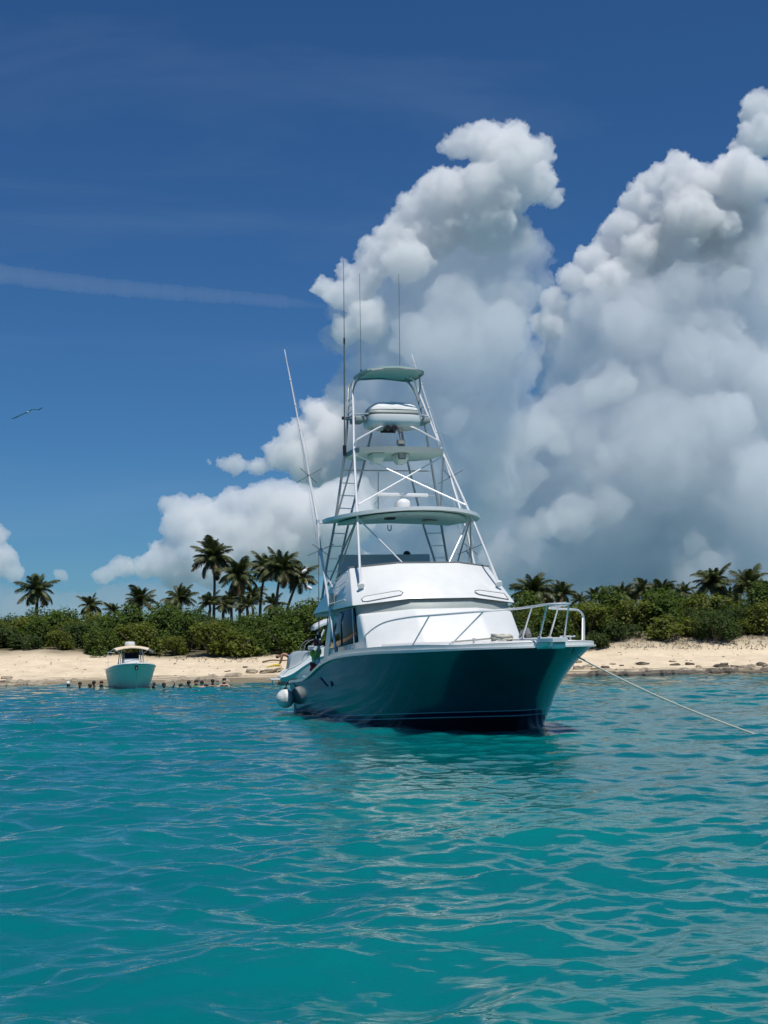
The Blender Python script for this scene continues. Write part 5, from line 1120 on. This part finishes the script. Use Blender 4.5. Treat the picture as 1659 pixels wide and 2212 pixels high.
# person bending down on the beach beside the cruiser
def bent_person():
    p = at(626, 1417, 82.6); gz = ground_z(p.x, p.y); e = empty('person', (p.x, p.y, gz)); e.rotation_euler = (0, 0, R(176))
    J = {'hips': ((0, 0, .86), (.15, .13)), 'belly': ((.16, 0, .98), (.15, .12)), 'chest': ((.36, 0, 1.02), (.17, .12)), 'upper': ((.46, 0, 1.0), (.17, .11)), 'neck': ((.56, 0, .95), .058), 'jaw': ((.64, 0, .90), (.08, .085)), 'head': ((.71, 0, .86), (.09, .10)), 'top': ((.77, 0, .83), .05)}
    E_ = [('hips', 'belly'), ('belly', 'chest'), ('chest', 'upper'), ('upper', 'neck'), ('neck', 'jaw'), ('jaw', 'head'), ('head', 'top')]
    for s_, n in ((1, 'l'), (-1, 'r')):
        J.update({'sh' + n: ((.46, s_ * .19, .97), .06), 'el' + n: ((.50, s_ * .23, .70), .045), 'wr' + n: ((.60, s_ * .18, .46), .032), 'ha' + n: ((.64, s_ * .16, .37), .028),
                  'th' + n: ((.0, s_ * .10, .78), .09), 'kn' + n: ((.06, s_ * .11, .46), .06), 'an' + n: ((-.02, s_ * .11, .08), .04), 'to' + n: ((.16, s_ * .12, .03), .035)})
        E_ += [('upper', 'sh' + n), ('sh' + n, 'el' + n), ('el' + n, 'wr' + n), ('wr' + n, 'ha' + n), ('hips', 'th' + n), ('th' + n, 'kn' + n), ('kn' + n, 'an' + n), ('an' + n, 'to' + n)]
    link('body', skin(J, E_), M['skin'], e)
    mb = MB(); mb.ell((.73, 0, .875), (.10, .095, .085), 10, 8); mb.build('hair', M['hair'], e)
    mb = MB(); mb.loft([[(x_, .17 * math.cos(a), z_ + .15 * math.sin(a)) for a in [2 * math.pi * i / 12 for i in range(12)]] for x_, z_ in ((-.14, .80), (0, .86), (.13, .93))])
    for s_ in (-1, 1): mb.tube([(0, s_ * .10, .80), (.06, s_ * .11, .50)], .125, 10, r2=.10)
    mb.build('shorts', M['navy'], e)
    tag(e, 'tanned bare backed person bending down on the beach by the cruiser stern', 'person')
    mb = MB(); mb.tube([(p.x - .55, p.y - .1, gz + .42), (p.x - .9, p.y - .1, gz + .40), (p.x - 1.35, p.y - .12, gz + .30)], .10, 8, r2=.03); mb.tube([(p.x - .5, p.y - .12, gz + .38), (p.x - .45, p.y - .15, gz + .02)], .03, 6)
    tag(mb.build('yellow_fin', M['yellow'], None, origin=(p.x - .8, p.y - .1, gz)), 'pale yellow swim fins in front of the bending person', 'fins')
    q = ground_pt(570, 1432); mb = MB(); mb.tube(smooth_pts([(q.x - .1, q.y, q.z + .05), (q.x + .5, q.y + .1, q.z + .16), (q.x + 1.2, q.y, q.z + .13), (q.x + 2.0, q.y + .1, q.z + .2)], 4), .06, 6, r2=.035)
    tag(mb.build('driftwood', M['wood'], None, origin=tuple(q)), 'bent brown driftwood branch lying on the sand left of the cruiser', 'driftwood')
bent_person()

# ------------------------------------------------------------------ birds
def soaring_bird(name, tips, body, Y, label, k=1.0):
    c = at(*body, Y); e = empty(name, c)
    mb = MB(); mb.loft([[(x_ , r_ * math.cos(a), r_ * math.sin(a)) for a in [2 * math.pi * i / 10 for i in range(10)]] for x_, r_ in ((-.28 * k, .012), (-.15 * k, .045 * k), (0, .068 * k), (.12 * k, .05 * k), (.20 * k, .035 * k), (.30 * k, .006))]); b = mb.build('body', M['birdwhite'], e, ang=60); b.rotation_euler = (0, 0, R(-75))
    for path in tips:
        pts = smooth_pts([(0, 0, .02)] + [at(px, py, Y) - c for px, py in path], 5); n = len(pts)
        def wing(i0, i1, nm, m_):
            secs = []
            for i in range(i0, i1):
                f = i / (n - 1); ch = (.085 if f < .55 else .085 * (1 - (f - .55) / .5)) * k + .006; p = Vector(pts[i]); sw = -.05 * k * f
                secs.append([p + Vector((sw * .3, -ch + sw, .004)), p + Vector((0, 0, .016 * k)), p + Vector((0, ch * .7, .0)), p + Vector((0, 0, -.006))])
            mb = MB(); mb.loft(secs); return mb.build(nm, M[m_], e, ang=60)
        wing(0, int(n * .62), 'wing', 'birdgrey'); wing(int(n * .62) - 1, n, 'wing_tip', 'birdblack')
    return tag(e, label, 'bird')
soaring_bird('sea_bird', [[(53, 893.5), (41, 899), (32, 903.5), (24.5, 904)], [(68, 886), (76, 890 - 5), (84, 885.5), (91.5, 881)]], (60, 891.5), 55, 'white bodied sea bird with black wing tips gliding alone in the left sky', .8)
soaring_bird('sea_bird', [[(810, 1087), (808.5, 1090)], [(814, 1083), (816.5, 1081)]], (812, 1086), 60, 'tiny bird flying seen between the tower legs left of the radar', .35)
def egret(px, py, Y, label, flip=1):
    c = at(px, py, Y); e = empty('white_egret', c); e.scale = (1.5, 1.5, 1.5)
    MB().ell((0, 0, 0), (.20, .09, .11), 10, 8, Matrix.Rotation(R(-35 * flip), 3, 'Y')).build('body', M['birdwhite'], e)
    MB().tube(smooth_pts([(.10 * flip, 0, .10), (.19 * flip, 0, .22), (.13 * flip, 0, .32), (.18 * flip, 0, .40)], 4), .032, 6, r2=.025).build('neck', M['birdwhite'], e)
    MB().tube([(.16 * flip, 0, .405), (.24 * flip, 0, .40), (.36 * flip, 0, .37)], .032, 6, r2=.006).build('beak', M['yellow'], e)
    mb = MB(); mb.tube([(-.02, .03, -.08), (0, .03, -.38)], .01, 5); mb.tube([(-.02, -.03, -.08), (0, -.03, -.38)], .01, 5); mb.build('leg', M['black'], e)
    return tag(e, label, 'bird', 'white egrets perched in the palms')
egret(657, 1234, 134.5, 'upper white egret perched high in the leaning palm', 1)
egret(669, 1270, 134.5, 'lower white egret on a hanging frond of the leaning palm', -1)

# ------------------------------------------------------------------ vapour trail across the left sky
def trail():
    rg = np.random.default_rng(2); V = []; F = []; n = 150; m_ = 14
    c0 = at(-120, 563, 6000)
    for i in range(n + 1):
        f = i / n; px = -120 + 850 * f; py = 572 + 100 * f + 7 * math.sin(f * 5); p = at(px, py, 6000) - c0
        w_ = 48 * (1 - .45 * f) * (1 + .2 * noise.noise(Vector((f * 25, 0, 0))) + .14 * noise.noise(Vector((f * 110, 3, 0)))) * min(1, (1 - f) * 6 + .1)
        for k in range(m_):
            a = 2 * math.pi * k / m_; q = 1 + .16 * noise.noise(Vector((f * 90, math.cos(a) * 2, math.sin(a) * 2))); V.append((p.x, p.y + w_ * q * math.cos(a), p.z + w_ * q * math.sin(a) * (1.0)))
    F = [(i * m_ + k, i * m_ + (k + 1) % m_, (i + 1) * m_ + (k + 1) % m_, (i + 1) * m_ + k) for i in range(n) for k in range(m_)]
    me = bpy.data.meshes.new('vapour_trail'); me.from_pydata(V, [], F + [tuple(range(m_))[::-1], tuple(n * m_ + k for k in range(m_))])
    o = link('vapour_trail', me, vapour('trail_vapour', .0016, .3)); o.location = c0
    tag(o, 'faint old vapour trail crossing the left half of the sky', 'vapour trail')
trail()
